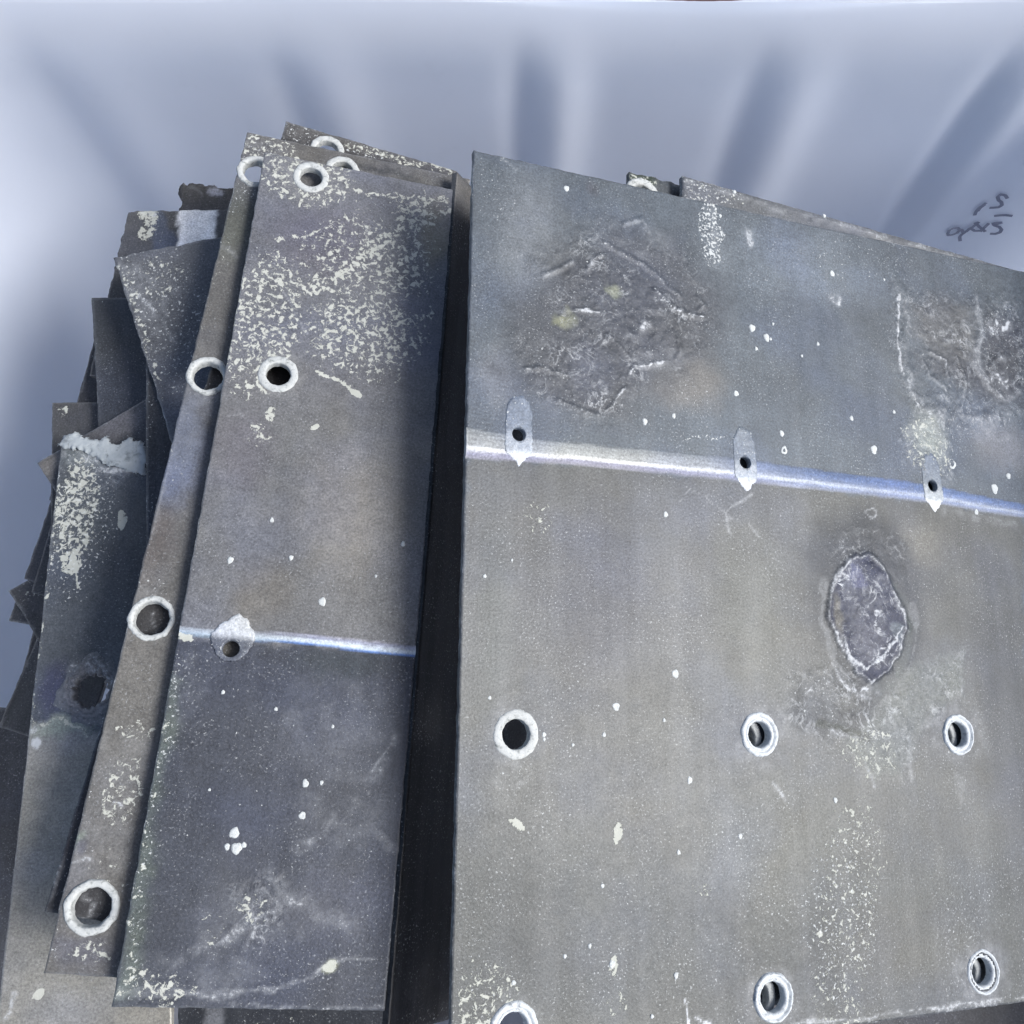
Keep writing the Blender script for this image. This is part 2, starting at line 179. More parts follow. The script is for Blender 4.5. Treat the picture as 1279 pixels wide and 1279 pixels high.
   ('e', 'tone', (0.3304, 0.1291, 0.0067, 0.0093, -0.4, 0.7), (0.168, 0.196, 0.224)), ('e', 'powder', (0.2992, 0.1771, 0.0128, 0.0056, 0, 0.5), 0.85),
   ('p', 'tone', ([(0.3403, 0.1579), (0.4026, 0.1411), (0.3921, 0.1717), (0.3714, 0.1977), (0.3485, 0.2066), (0.3202, 0.239), (0.2963, 0.2416), (0.2741, 0.2175), (0.2953, 0.1994), (0.3131, 0.1819)], 0.0067), (0.144, 0.155, 0.14)),
   ('p', 'powder', ([(0.3403, 0.1579), (0.4026, 0.1411), (0.3921, 0.1717), (0.3714, 0.1977), (0.3485, 0.2066), (0.3202, 0.239), (0.2963, 0.2416), (0.2741, 0.2175), (0.2953, 0.1994), (0.3131, 0.1819)], 0.0135), 0.22),
   ('p', 'speck', ([(0.3403, 0.1579), (0.4026, 0.1411), (0.3921, 0.1717), (0.3714, 0.1977), (0.3485, 0.2066), (0.3202, 0.239), (0.2963, 0.2416), (0.2741, 0.2175), (0.2953, 0.1994), (0.3131, 0.1819)], 0.0118), 0.5),
   ('l', 'powder', ([(0.4026, 0.1411), (0.3921, 0.1717), (0.3714, 0.1977), (0.3485, 0.2066)], 0.0044, 0.6), 0.4),
   ('p', 'rough', ([(0.3403, 0.1579), (0.4026, 0.1411), (0.3921, 0.1717), (0.3714, 0.1977), (0.3485, 0.2066), (0.3202, 0.239), (0.2963, 0.2416), (0.2741, 0.2175), (0.2953, 0.1994), (0.3131, 0.1819)], 0.0084), 0.7),
   ('e', 'rough', (0.2616, 0.1875, 0.0469, 0.0301, 0, 0.5), 0.8), ('e', 'rough', (0.3087, 0.0709, 0.0512, 0.0268, 0, 0.5), 0.4), ('e', 'speck', (0.2546, 0.1803, 0.0427, 0.0272, 0, 0.5), 0.62),
   ('e', 'powder', (0.2586, 0.1784, 0.031, 0.0183, 0, 0.5), 0.22), ('e', 'flake', (0.2928, 0.2236, 0.0356, 0.0239, 0, 0.5), 0.5),
   ('l', 'tone', ([(0.2452, 0.2026), (0.2714, 0.2055), (0.2937, 0.2146)], 0.0033, 0.6), (0.08, 0.086, 0.073)), ('e', 'speck', (0.2489, 0.1135, 0.0156, 0.0501, 0, 0.5), 0.4),
   ('l', 'powder', ([(0.2597, 0.2086), (0.282, 0.2146), (0.2915, 0.2356), (0.2954, 0.2505)], 0.0019, 0.6), 0.5), ('l', 'powder', ([(0.3152, 0.1993), (0.3336, 0.2147), (0.3323, 0.2452)], 0.0024, 0.6), 0.4),
   ('l', 'powder', ([(0.3087, 0.0302), (0.3176, 0.0253), (0.3231, 0.0296), (0.3167, 0.0343), (0.3087, 0.0302)], 0.0011, 0.6), 0.6),
   ('p', 'flake', ([(0.2522, 0.2496), (0.3061, 0.2448), (0.3148, 0.3065), (0.2884, 0.3718), (0.2731, 0.4123), (0.2311, 0.4081), (0.2182, 0.3556), (0.2247, 0.3186)], 0.0195), 0.475),
   ('p', 'speck', ([(0.2522, 0.2496), (0.3061, 0.2448), (0.3148, 0.3065), (0.2884, 0.3718), (0.2731, 0.4123), (0.2311, 0.4081), (0.2182, 0.3556), (0.2247, 0.3186)], 0.0301), 0.62),
   ('e', 'flake', (0.2503, 0.3898, 0.0315, 0.0385, 0, 0.5), 0.47), ('e', 'speck', (0.2547, 0.3422, 0.0442, 0.0735, 0, 0.5), 0.72), ('l', 'speck', ([(0.4007, 0.2148), (0.424, 0.2625), (0.4337, 0.2999)], 0.007, 0.6), 0.55),
   ('l', 'speck', ([(0.4277, 0.3209), (0.4032, 0.3404), (0.4112, 0.3701)], 0.0121, 0.6), 0.5), ('e', 'speck', (0.3286, 0.3527, 0.0556, 0.044, 0, 0.5), 0.35),
   ('l', 'powder', ([(0.2075, 0.4047), (0.2555, 0.409), (0.3356, 0.4079), (0.4251, 0.4091)], 0.0014, 0.6), 0.6), ('e', 'flake', (-0.0182, 0.3676, 0.0224, 0.0268, 0, 0.5), 0.52),
   ('e', 'speck', (-0.0201, 0.347, 0.0269, 0.0495, 0, 0.5), 0.6), ('l', 'speck', ([(-0.0389, -0.2192), (-0.0393, 0.0148), (-0.0375, 0.3809)], 0.0054, 0.6), 0.5), ('e', 'powder', (-0.0027, 0.2329, 0.0137, 0.0122, 0, 0.5), 0.28),
   ('e', 'speck', (-0.0027, 0.2319, 0.0194, 0.0182, 0, 0.5), 0.6), ('e', 'flake', (-0.0012, 0.2696, 0.0079, 0.0044, 0.5, 0.5), 0.75), ('e', 'flake', (0.0732, 0.2747, 0.0042, 0.0077, 0, 0.5), 0.72),
   ('e', 'flake', (0.1393, 0.3139, 0.0104, 0.0052, 0, 0.5), 0.5), ('e', 'flake', (0.0698, 0.3581, 0.0053, 0.0067, 0, 0.5), 0.7), ('e', 'flake', (0.0711, 0.3806, 0.013, 0.0117, 0, 0.5), 0.5),
   ('e', 'flake', (0.0168, 0.0591, 0.0163, 0.0209, 0, 0.5), 0.45), ('e', 'speck', (0.0076, 0.0628, 0.0375, 0.0345, 0, 0.5), 0.35),
   ('l', 'powder', ([(0.1364, 0.0233), (0.1538, 0.0312), (0.1714, 0.0424), (0.1777, 0.0597)], 0.0012, 0.6), 0.5), ('l', 'powder', ([(0.1714, 0.0424), (0.1843, 0.0335), (0.1982, 0.0257)], 0.0013, 0.6), 0.5),
   ('l', 'powder', ([(0.1434, 0.0258), (0.1323, 0.0364)], 0.0012, 0.6), 0.5), ('l', 'powder', ([(0.1538, 0.0312), (0.1687, 0.0246)], 0.0013, 0.6), 0.5),
   ('l', 'powder', ([(0.1734, 0.0454), (0.193, 0.0502), (0.1999, 0.058)], 0.0013, 0.6), 0.5), ('e', 'speck', (0.1681, 0.0363, 0.0374, 0.0255, 0, 0.5), 0.5), ('e', 'speck', (0.2082, 0.2572, 0.0106, 0.0084, 0, 0.5), 0.4),
   ('l', 'powder', ([(0.2019, 0.2458), (0.2086, 0.2516), (0.2131, 0.2573)], 0.0011, 0.6), 0.6), ('e', 'speck', (0.1345, 0.3084, 0.0663, 0.0408, 0, 0.5), 0.28), ('e', 'powder', (0.3825, 0.2522, 0.0085, 0.0099, 0, 0.5), 0.3),
   ('e', 'tone', (-0.0006, 0.2104, 0.0243, 0.0226, 0, 0.8), (0.096, 0.102, 0.105)), ('e', 'tone', (0.1958, 0.2115, 0.0302, 0.0252, 0, 0.8), (0.096, 0.102, 0.105)),
   ('e', 'tone', (0.3861, 0.2085, 0.0366, 0.0279, 0, 0.8), (0.096, 0.102, 0.105)), ('e', 'tone', (0.1933, 0.3887, 0.0283, 0.022, 0, 0.8), (0.096, 0.102, 0.105)),
   ('e', 'tone', (0.3851, 0.3886, 0.0345, 0.0246, 0, 0.8), (0.096, 0.102, 0.105)), ('e', 'tone', (0.0597, -0.2144, 0.0073, 0.0101, 0, 0.9), (0.11, 0.12, 0.135)),
   ('e', 'tone', (-0.0169, -0.0476, 0.0088, 0.0099, 0, 0.9), (0.13, 0.14, 0.15)), ('l', 'powder', ([(0.1225, 0.383), (0.1246, 0.391), (0.1255, 0.3989)], 0.0021, 0.6), 0.9),
   ('l', 'powder', ([(0.1319, 0.3947), (0.1398, 0.3993)], 0.0028, 0.6), 0.8), ('e', 'powder', (-0.0006, 0.2104, 0.0231, 0.0226, 0, 0.5), 0.26), ('e', 'powder', (0.1958, 0.2115, 0.0287, 0.0252, 0, 0.5), 0.26),
   ('e', 'powder', (0.3861, 0.2085, 0.0348, 0.0279, 0, 0.5), 0.26), ('e', 'powder', (0.1933, 0.3887, 0.027, 0.022, 0, 0.5), 0.26), ('e', 'powder', (0.3851, 0.3886, 0.0329, 0.0246, 0, 0.5), 0.26),
   ('e', 'powder', (-0.0005, 0.3869, 0.0216, 0.0196, 0, 0.5), 0.26)]),
 'B': dict(o=[-0.20685, 0.48802, 0.89566], u=[0.97259, -0.06538, -0.22315], v=[-0.06243, -0.99784, 0.02025], n=[0.22399, 0.00576, 0.97457], quad=[(0.0, 0.0), (0.1616, -0.0007), (0.1679, 0.6358), (0.0, 0.6352)], strip=([(0.0349, 0.3987), (0.0731, 0.3955), (0.1583, 0.3972)], [(0.036, 0.4059), (0.0743, 0.404), (0.1592, 0.4059)]), drops=[(0.057, 0.5319, 0.0033), (0.0599, 0.5413, 0.0036), (0.0537, 0.5406, 0.0018), (0.0642, 0.5391, 0.0018), (0.0995, 0.5187, 0.0024), (0.0989, 0.4979, 0.0022), (0.1096, 0.4968, 0.0013), (0.0944, 0.3717, 0.0028), (0.0261, 0.3484, 0.0021), (0.068, 0.3417, 0.0017), (0.1516, 0.3656, 0.0018), (0.1484, 0.3215, 0.0018), (0.0505, 0.315, 0.0015), (0.1126, 0.4589, 0.0011), (0.0356, 0.4415, 0.0013), (0.0724, 0.45, 0.0013), (0.0369, 0.5057, 0.001), (0.1308, 0.3484, 0.0011)], rings=[(0.0401, 0.0151, 0.0146, 0.0092, 0), (0.0388, 0.1982, 0.0152, 0.0094, 0)], tabs=[(0.0363, 0.4115, 0.0058)],
  f=[('p', 'tone', ([(-0.0145, 0.2287), (0.1594, 0.2001), (0.172, 0.4041), (0.1568, 0.3997), (0.041, 0.4026), (-0.0227, 0.4054)], 0.023), (0.222, 0.224, 0.222)),
   ('p', 'tone', ([(-0.037, 0.4124), (0.0413, 0.4048), (0.1572, 0.4032), (0.178, 0.4048), (0.1901, 0.6528), (-0.0148, 0.6535)], 0.0041), (0.078, 0.087, 0.108)),
   ('e', 'tone', (0.1075, 0.3014, 0.0485, 0.0674, 0, 0.9), (0.3, 0.287, 0.258)), ('e', 'tone', (0.0526, 0.3691, 0.0281, 0.0289, 0, 0.9), (0.235, 0.225, 0.205)),
   ('e', 'tone', (0.0197, 0.2625, 0.029, 0.0438, 0, 0.9), (0.205, 0.2, 0.215)), ('e', 'tone', (0.0547, 0.0731, 0.0526, 0.0444, 0, 0.9), (0.205, 0.2, 0.225)),
   ('e', 'tone', (0.1151, 0.4151, 0.046, 0.0158, 0, 0.9), (0.06, 0.072, 0.085)), ('e', 'tone', (0.1101, 0.4657, 0.0446, 0.0374, 0, 0.9), (0.1, 0.11, 0.135)),
   ('e', 'tone', (0.0671, 0.5751, 0.0305, 0.0286, 0, 0.9), (0.085, 0.094, 0.115)), ('e', 'tone', (0.1287, 0.5731, 0.0373, 0.0291, 0, 0.9), (0.105, 0.112, 0.13)), ('e', 'flake', (0.0892, 0.0887, 0.1018, 0.1078, 0, 0.9), 0.5),
   ('e', 'flake', (0.0215, 0.1538, 0.0369, 0.0878, 0, 0.5), 0.52), ('e', 'flake', (0.0341, 0.015, 0.0535, 0.0386, 0, 0.5), 0.52), ('e', 'flake', (0.1216, 0.0819, 0.0617, 0.0809, 0, 0.9), 0.52),
   ('e', 'flake', (0.0994, 0.1499, 0.0857, 0.0695, 0, 0.8), 0.53), ('e', 'flake', (0.0156, 0.1549, 0.0305, 0.0812, 0, 0.8), 0.53), ('e', 'flake', (0.1304, 0.0327, 0.0419, 0.039, 0, 0.9), 0.56),
   ('l', 'flake', ([(0.0144, 0.1043), (0.0291, 0.1198), (0.0515, 0.1226), (0.0778, 0.1024), (0.0996, 0.0633), (0.1311, 0.0405), (0.1611, 0.0192)], 0.0137, 0.9), 0.57),
   ('l', 'flake', ([(0.0205, 0.0805), (0.0538, 0.0656), (0.0711, 0.0461)], 0.0068, 0.9), 0.56), ('l', 'flake', ([(0.071, 0.1), (0.0888, 0.0849), (0.1131, 0.0642)], 0.011, 0.9), 0.6),
   ('l', 'flake', ([(0.0639, 0.1457), (0.103, 0.1528), (0.1484, 0.1518)], 0.0126, 0.9), 0.56), ('l', 'flake', ([(0.0665, 0.1906), (0.0826, 0.1948), (0.1026, 0.206)], 0.0037, 0.9), 0.72),
   ('l', 'flake', ([(0.0945, 0.19), (0.1199, 0.1912), (0.1422, 0.1888)], 0.005, 0.9), 0.52), ('l', 'flake', ([(0.1154, 0.0199), (0.1562, 0.0105)], 0.0082, 0.9), 0.6),
   ('l', 'flake', ([(0.0017, 0.1433), (0.0031, 0.1921)], 0.006, 0.9), 0.55), ('l', 'flake', ([(0.0544, 0.0182), (0.0945, 0.0167), (0.1288, 0.0168)], 0.0073, 0.9), 0.56),
   ('l', 'flake', ([(0.1061, 0.1229), (0.1334, 0.1325), (0.1522, 0.1214)], 0.0098, 0.9), 0.58), ('e', 'speck', (0.0782, 0.1061, 0.1141, 0.1195, 0, 0.5), 0.5),
   ('e', 'tone', (0.1487, 0.0446, 0.0181, 0.0426, 0, 0.9), (0.26, 0.245, 0.2)), ('e', 'powder', (0.1416, 0.0422, 0.0209, 0.0234, 0, 0.5), 0.15),
   ('l', 'powder', ([(0.0241, 0.1156), (0.0371, 0.1328), (0.0558, 0.1602)], 0.0006, 0.6), 0.55), ('l', 'powder', ([(0.0067, 0.2384), (0.0154, 0.2338), (0.0276, 0.245), (0.029, 0.2546)], 0.0006, 0.6), 0.6),
   ('e', 'flake', (0.0297, 0.2512, 0.0116, 0.0116, 0, 0.5), 0.5), ('e', 'flake', (0.0697, 0.2384, 0.0048, 0.0033, 0, 0.5), 0.7), ('e', 'flake', (0.039, 0.2333, 0.0047, 0.0105, 0, 0.5), 0.6),
   ('e', 'speck', (0.0073, 0.3624, 0.0328, 0.0456, 0, 0.5), 0.5), ('e', 'powder', (0.0219, 0.4022, 0.0215, 0.0051, 0, 0.5), 0.5), ('e', 'flake', (0.005, 0.4067, 0.0047, 0.0038, 0, 0.5), 0.75),
   ('l', 'flake', ([(0.0006, 0.4032), (0.0094, 0.4079)], 0.0016, 0.6), 0.8), ('l', 'speck', ([(0.0043, 0.425), (0.0019, 0.5143), (0.0078, 0.6272)], 0.0163, 0.9), 0.72),
   ('l', 'flake', ([(0.0005, 0.463), (0.0013, 0.539), (0.007, 0.6228)], 0.0071, 0.9), 0.5), ('l', 'tone', ([(0.0019, 0.4415), (0.0012, 0.5243), (0.0069, 0.6272)], 0.0088, 0.9), (0.13, 0.155, 0.14)),
   ('p', 'speck', ([(-0.0034, 0.4257), (0.1551, 0.4115), (0.1672, 0.6344), (0.0048, 0.6361)], 0.0156), 0.46), ('e', 'powder', (0.1142, 0.4544, 0.045, 0.0325, 0, 0.5), 0.14),
   ('e', 'powder', (0.1214, 0.5128, 0.0383, 0.0308, 0, 0.5), 0.17), ('e', 'powder', (0.0836, 0.5842, 0.0463, 0.0237, 0, 0.5), 0.16), ('e', 'powder', (0.0097, 0.4409, 0.0156, 0.0268, 0, 0.5), 0.15),
   ('e', 'powder', (0.0438, 0.6154, 0.0442, 0.0137, 0, 0.5), 0.24), ('l', 'powder', ([(0.1546, 0.4625), (0.1432, 0.4878), (0.1316, 0.5071), (0.1149, 0.5261), (0.1007, 0.5394)], 0.0073, 0.6), 0.42),
   ('l', 'speck', ([(0.1546, 0.4625), (0.1432, 0.4878), (0.1316, 0.5071), (0.1149, 0.5261), (0.1007, 0.5394)], 0.0102, 0.6), 0.55), ('l', 'powder', ([(0.1571, 0.4596), (0.1504, 0.4765), (0.1415, 0.4879)], 0.0014, 0.6), 0.5),
   ('l', 'speck', ([(0.1571, 0.4596), (0.1504, 0.4765), (0.1415, 0.4879)], 0.0043, 0.6), 0.55), ('l', 'powder', ([(0.1415, 0.4879), (0.1433, 0.5038)], 0.0011, 0.6), 0.4),
   ('l', 'speck', ([(0.1415, 0.4879), (0.1433, 0.5038)], 0.0039, 0.6), 0.55), ('l', 'powder', ([(0.0849, 0.5575), (0.0995, 0.5692), (0.1192, 0.5807), (0.1408, 0.5864)], 0.0067, 0.6), 0.4),
   ('l', 'speck', ([(0.0849, 0.5575), (0.0995, 0.5692), (0.1192, 0.5807), (0.1408, 0.5864)], 0.0093, 0.6), 0.55), ('l', 'powder', ([(0.0032, 0.6273), (0.0556, 0.6279), (0.0945, 0.6251)], 0.0023, 0.6), 0.4),
   ('l', 'speck', ([(0.0032, 0.6273), (0.0556, 0.6279), (0.0945, 0.6251)], 0.0046, 0.6), 0.55),
   ('l', 'powder', ([(0.0336, 0.626), (0.0655, 0.6292), (0.0991, 0.6223), (0.1186, 0.6164), (0.129, 0.6092), (0.1432, 0.6066), (0.1667, 0.6046)], 0.0022, 0.6), 0.5),
   ('l', 'speck', ([(0.0336, 0.626), (0.0655, 0.6292), (0.0991, 0.6223), (0.1186, 0.6164), (0.129, 0.6092), (0.1432, 0.6066), (0.1667, 0.6046)], 0.0045, 0.6), 0.55),
   ('l', 'powder', ([(0.0468, 0.6039), (0.0604, 0.5966), (0.0693, 0.5893)], 0.0034, 0.6), 0.5), ('l', 'speck', ([(0.0468, 0.6039), (0.0604, 0.5966), (0.0693, 0.5893)], 0.0059, 0.6), 0.55),
   ('l', 'powder', ([(0.0809, 0.565), (0.0938, 0.5767), (0.0912, 0.584)], 0.0012, 0.6), 0.5), ('l', 'speck', ([(0.0809, 0.565), (0.0938, 0.5767), (0.0912, 0.584)], 0.0038, 0.6), 0.55),
   ('l', 'powder', ([(0.0693, 0.5893), (0.0772, 0.582), (0.0931, 0.5791)], 0.001, 0.6), 0.5), ('l', 'speck', ([(0.0693, 0.5893), (0.0772, 0.582), (0.0931, 0.5791)], 0.0035, 0.6), 0.55),
   ('l', 'powder', ([(0.0772, 0.582), (0.0775, 0.5938)], 0.001, 0.6), 0.6), ('l', 'speck', ([(0.0772, 0.582), (0.0775, 0.5938)], 0.0036, 0.6), 0.55), ('l', 'powder', ([(0.029, 0.6134), (0.0461, 0.5993)], 0.0058, 0.6), 0.4),
   ('l', 'speck', ([(0.029, 0.6134), (0.0461, 0.5993)], 0.0082, 0.6), 0.55), ('l', 'powder', ([(0.0711, 0.6336), (0.1673, 0.6354)], 0.0014, 0.6), 0.4), ('l', 'speck', ([(0.0711, 0.6336), (0.1673, 0.6354)], 0.0039, 0.6), 0.55),
   ('l', 'powder', ([(0.1503, 0.5269), (0.1623, 0.5367)], 0.0027, 0.6), 0.35), ('l', 'speck', ([(0.1503, 0.5269), (0.1623, 0.5367)], 0.0054, 0.6), 0.55), ('e', 'flake', (0.1294, 0.6125, 0.0072, 0.0052, 0, 0.5), 0.8),
   ('e', 'tone', (0.1294, 0.6125, 0.0072, 0.0052, 0, 0.7), (0.36, 0.38, 0.25)), ('e', 'flake', (0.0779, 0.5796, 0.0152, 0.0119, 0, 0.5), 0.5), ('e', 'flake', (0.0262, 0.6247, 0.0288, 0.0127, 0, 0.5), 0.52),
   ('e', 'flake', (0.0527, 0.5945, 0.0148, 0.014, 0, 0.5), 0.42), ('p', 'rough', ([(0.0606, 0.5657), (0.0897, 0.5549), (0.0989, 0.5837), (0.0707, 0.5987)], 0.0071), 0.8),
   ('e', 'tone', (0.0401, 0.0151, 0.0239, 0.028, 0, 0.8), (0.25, 0.25, 0.255)), ('e', 'tone', (0.0388, 0.1982, 0.0242, 0.0268, 0, 0.8), (0.25, 0.25, 0.245)), ('e', 'powder', (0.0401, 0.0151, 0.0239, 0.0265, 0, 0.5), 0.28),
   ('e', 'powder', (0.0388, 0.1982, 0.0218, 0.0228, 0, 0.5), 0.28)]),
 'C': dict(o=[-0.22665, 0.51432, 0.8862], u=[0.96918, -0.10652, -0.22212], v=[-0.10253, -0.99429, 0.02944], n=[0.22399, 0.00576, 0.97457], quad=[(-0.0003, -0.0016), (0.1942, -0.0089), (0.1708, 0.645), (-0.0, 0.6459)], rings=[(0.014, 0.035, 0.0152, 0.0098, 3), (0.0139, 0.2272, 0.0158, 0.0108, 3), (0.0145, 0.4186, 0.0158, 0.0112, 3), (0.019, 0.6068, 0.0166, 0.0112, 3), (0.0833, 0.0142, 0.0146, 0.0092, 0)], plain=[(0.068, 0.2156, 0.0115)],
  f=[('e', 'tone', (0.0061, 0.2893, 0.0229, 0.0686, 0, 0.9), (0.18, 0.205, 0.27)), ('e', 'tone', (0.0027, 0.3654, 0.0219, 0.0354, 0, 0.9), (0.165, 0.15, 0.14)),
   ('e', 'tone', (0.005, 0.0895, 0.0254, 0.0446, 0, 0.9), (0.16, 0.165, 0.14)), ('e', 'tone', (0.0143, 0.4893, 0.0258, 0.0626, 0, 0.9), (0.2, 0.195, 0.18)),
   ('e', 'tone', (0.0181, 0.633, 0.0286, 0.0139, 0, 0.9), (0.17, 0.17, 0.185)), ('e', 'speck', (0.007, 0.0329, 0.0329, 0.0466, 0, 0.5), 0.7), ('e', 'flake', (0.0166, 0.0135, 0.0402, 0.0279, 0, 0.5), 0.5),
   ('l', 'flake', ([(0.0048, 0.1051), (-0.0003, 0.1517), (-0.0017, 0.1956)], 0.0069, 0.6), 0.46), ('l', 'powder', ([(-0.0035, 0.1111), (0.0066, 0.1139), (0.0158, 0.1191)], 0.0016, 0.6), 0.4),
   ('l', 'speck', ([(0.0001, 0.0142), (-0.005, 0.2914), (0.0005, 0.6386)], 0.0072, 0.6), 0.62), ('e', 'powder', (0.0089, 0.4032, 0.0117, 0.0063, 0, 0.5), 0.75), ('e', 'speck', (0.0104, 0.4, 0.0188, 0.0173, 0, 0.5), 0.6),
   ('l', 'powder', ([(0.0006, 0.2904), (0.0001, 0.3537), (0.0015, 0.3896)], 0.0016, 0.6), 0.4), ('e', 'speck', (-0.001, 0.3228, 0.0224, 0.0427, 0, 0.5), 0.45), ('e', 'flake', (0.0198, 0.5358, 0.0202, 0.0304, 0, 0.5), 0.5),
   ('e', 'flake', (0.0206, 0.4939, 0.0154, 0.0107, 0, 0.5), 0.5), ('e', 'speck', (0.0157, 0.5614, 0.0298, 0.0585, 0, 0.5), 0.5), ('l', 'powder', ([(0.016, 0.5413), (0.0221, 0.5458)], 0.0015, 0.6), 0.7),
   ('l', 'powder', ([(0.0028, 0.5798), (0.0109, 0.5786)], 0.0012, 0.6), 0.6), ('e', 'tone', (0.0023, 0.5676, 0.0058, 0.0069, 0, 0.8), (0.32, 0.36, 0.3)), ('e', 'tone', (0.0056, 0.5712, 0.0049, 0.006, 0, 0.8), (0.13, 0.13, 0.145)),
   ('e', 'flake', (0.0228, 0.6327, 0.019, 0.0093, 0, 0.5), 0.5), ('e', 'speck', (0.0175, 0.6002, 0.0291, 0.0191, 0, 0.5), 0.45), ('l', 'tone', ([(0.0968, 0.0027), (0.1817, 0.0084)], 0.0049, 0.8), (0.11, 0.11, 0.105)),
   ('l', 'speck', ([(-0.0008, 0.0269), (0.0033, 0.2898), (0.0134, 0.6333)], 0.0229, 0.9), 0.46), ('e', 'powder', (0.0164, 0.5207, 0.0253, 0.0359, 0, 0.5), 0.2), ('e', 'powder', (0.012, 0.5667, 0.0246, 0.0343, 0, 0.5), 0.18),
   ('e', 'powder', (0.0034, 0.2767, 0.0172, 0.0508, 0, 0.5), 0.16), ('e', 'powder', (0.0103, 0.0154, 0.0333, 0.0199, 0, 0.5), 0.3), ('e', 'flake', (0.0262, 0.5851, 0.0197, 0.0242, 0, 0.5), 0.42),
   ('e', 'flake', (-0.0009, 0.31, 0.0134, 0.0371, 0, 0.5), 0.4), ('e', 'powder', (0.014, 0.035, 0.0236, 0.0297, 0, 0.5), 0.28), ('e', 'powder', (0.0139, 0.2272, 0.0214, 0.0255, 0, 0.5), 0.28),
   ('e', 'powder', (0.0145, 0.4186, 0.0192, 0.0216, 0, 0.5), 0.28), ('e', 'powder', (0.019, 0.6068, 0.0174, 0.018, 0, 0.5), 0.28)]),
 'D': dict(o=[-0.2001, 0.54388, 0.8671], u=[0.9615, -0.16465, -0.22001], v=[-0.1592, -0.98633, 0.04242], n=[0.22399, 0.00576, 0.97457], quad=[(0.0, 0.0), (0.1554, -0.0004), (0.1259, 0.6508), (0.0, 0.6469)], rings=[(0.0402, 0.0173, 0.0148, 0.0095, 0)],
  f=[('l', 'tone', ([(-0.0046, 0.0044), (0.0805, 0.0001), (0.1627, 0.0024)], 0.0139, 0.6), (0.15, 0.147, 0.143)), ('l', 'powder', ([(0.0107, 0.4403), (0.0109, 0.4492), (0.0164, 0.4588)], 0.0016, 0.6), 0.6),
   ('l', 'powder', ([(0.0207, 0.635), (0.0287, 0.6398), (0.0276, 0.6462), (0.0332, 0.6479)], 0.0015, 0.6), 0.55), ('e', 'speck', (0.0275, 0.6409, 0.0148, 0.0145, 0, 0.5), 0.5),
   ('l', 'flake', ([(0.0527, 0.0057), (0.1029, 0.002), (0.1553, 0.0032)], 0.0106, 0.6), 0.56), ('e', 'speck', (0.046, 0.0081, 0.065, 0.0334, 0, 0.5), 0.7), ('l', 'powder', ([(-0.0036, 0.5195), (0.0013, 0.6448)], 0.0012, 0.6), 0.4)]),
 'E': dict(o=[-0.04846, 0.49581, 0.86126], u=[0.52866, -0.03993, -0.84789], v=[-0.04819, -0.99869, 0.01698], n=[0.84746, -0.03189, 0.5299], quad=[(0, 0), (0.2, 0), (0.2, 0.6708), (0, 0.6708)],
  f=[('e', 'tone', (0.0097, 0.01, 0.0434, 0.0311, 0, 0.9), (0.22, 0.21, 0.19))]),  # lit top end of the gap plate, painted as a paler patch
 'A2': dict(o=[0.14689, 0.48354, 0.87185], u=[0.93813, -0.02438, -0.34542], v=[-0.04195, -0.99817, -0.04348], n=[0.34373, -0.05528, 0.93744], quad=[(0, 0), (0.485, 0), (0.485, 0.59), (0, 0.63)], rings=[(0.049, 0.4663, 0.016, 0.01, 3), (0.2419, 0.4597, 0.016, 0.01, 3), (0.0551, 0.6438, 0.016, 0.01, 3), (0.2479, 0.6373, 0.016, 0.01, 3)], plain=[(0.0448, 0.254, 0.0053), (0.2377, 0.2475, 0.0053)],
  f=[('e', 'speck', (0.0214, 0.0058, 0.0515, 0.0236, 0, 0.5), 0.75), ('e', 'flake', (0.0214, 0.0058, 0.0515, 0.0197, 0, 0.5), 0.45),
   ('l', 'powder', ([(-0.0, 0.0016), (0.0791, 0.0061), (0.2129, 0.0061), (0.3947, 0.0014)], 0.0021, 0.6), 0.5)]),
 'A3': dict(o=[0.10095, 0.48481, 0.87544], u=[0.93863, -0.01041, -0.34478], v=[-0.02881, -0.99842, -0.04831], n=[0.34373, -0.05528, 0.93744], quad=[(0, 0), (0.5, 0), (0.5, 0.655), (0, 0.655)], rings=[(0.0122, 0.0201, 0.0165, 0.0102, 0)],
  f=[('e', 'tone', (0.01, 0.0028, 0.0163, 0.0125, 0, 0.9), (0.07, 0.09, 0.06)), ('e', 'flake', (0.01, 0.0012, 0.0244, 0.0156, 0, 0.5), 0.5)]),
 'H': dict(o=[-0.34289, 0.41615, 0.852], u=[0.9275, 0.37278, -0.02783], v=[0.37261, -0.92792, -0.01118], n=[0.02999, 0.0, 0.99955], quad=[(0.0, 0.0), (0.1072, 0.0151), (0.0796, 0.1733), (-0.0001, 0.1837)],
  f=[('e', 'powder', (0.0146, 0.0289, 0.0203, 0.0232, 0, 0.5), 0.35), ('e', 'powder', (0.017, 0.0585, 0.0134, 0.0302, 0, 0.5), 0.3), ('l', 'flake', ([(0.0028, 0.0078), (0.0047, 0.0659), (0.0037, 0.1439)], 0.0089, 0.6), 0.52),
   ('e', 'flake', (0.0241, 0.0325, 0.0339, 0.0308, 0, 0.5), 0.45), ('e', 'speck', (0.0223, 0.0646, 0.0536, 0.1023, 0, 0.5), 0.68), ('l', 'powder', ([(0.0091, 0.0417), (0.0158, 0.0581), (0.0156, 0.0637)], 0.0014, 0.6), 0.6),
   ('l', 'powder', ([(0.0221, 0.0726), (0.0245, 0.0935), (0.0303, 0.0997)], 0.0009, 0.6), 0.5), ('l', 'powder', ([(0.0028, 0.0078), (0.0176, 0.0259)], 0.0024, 0.6), 0.4)]),
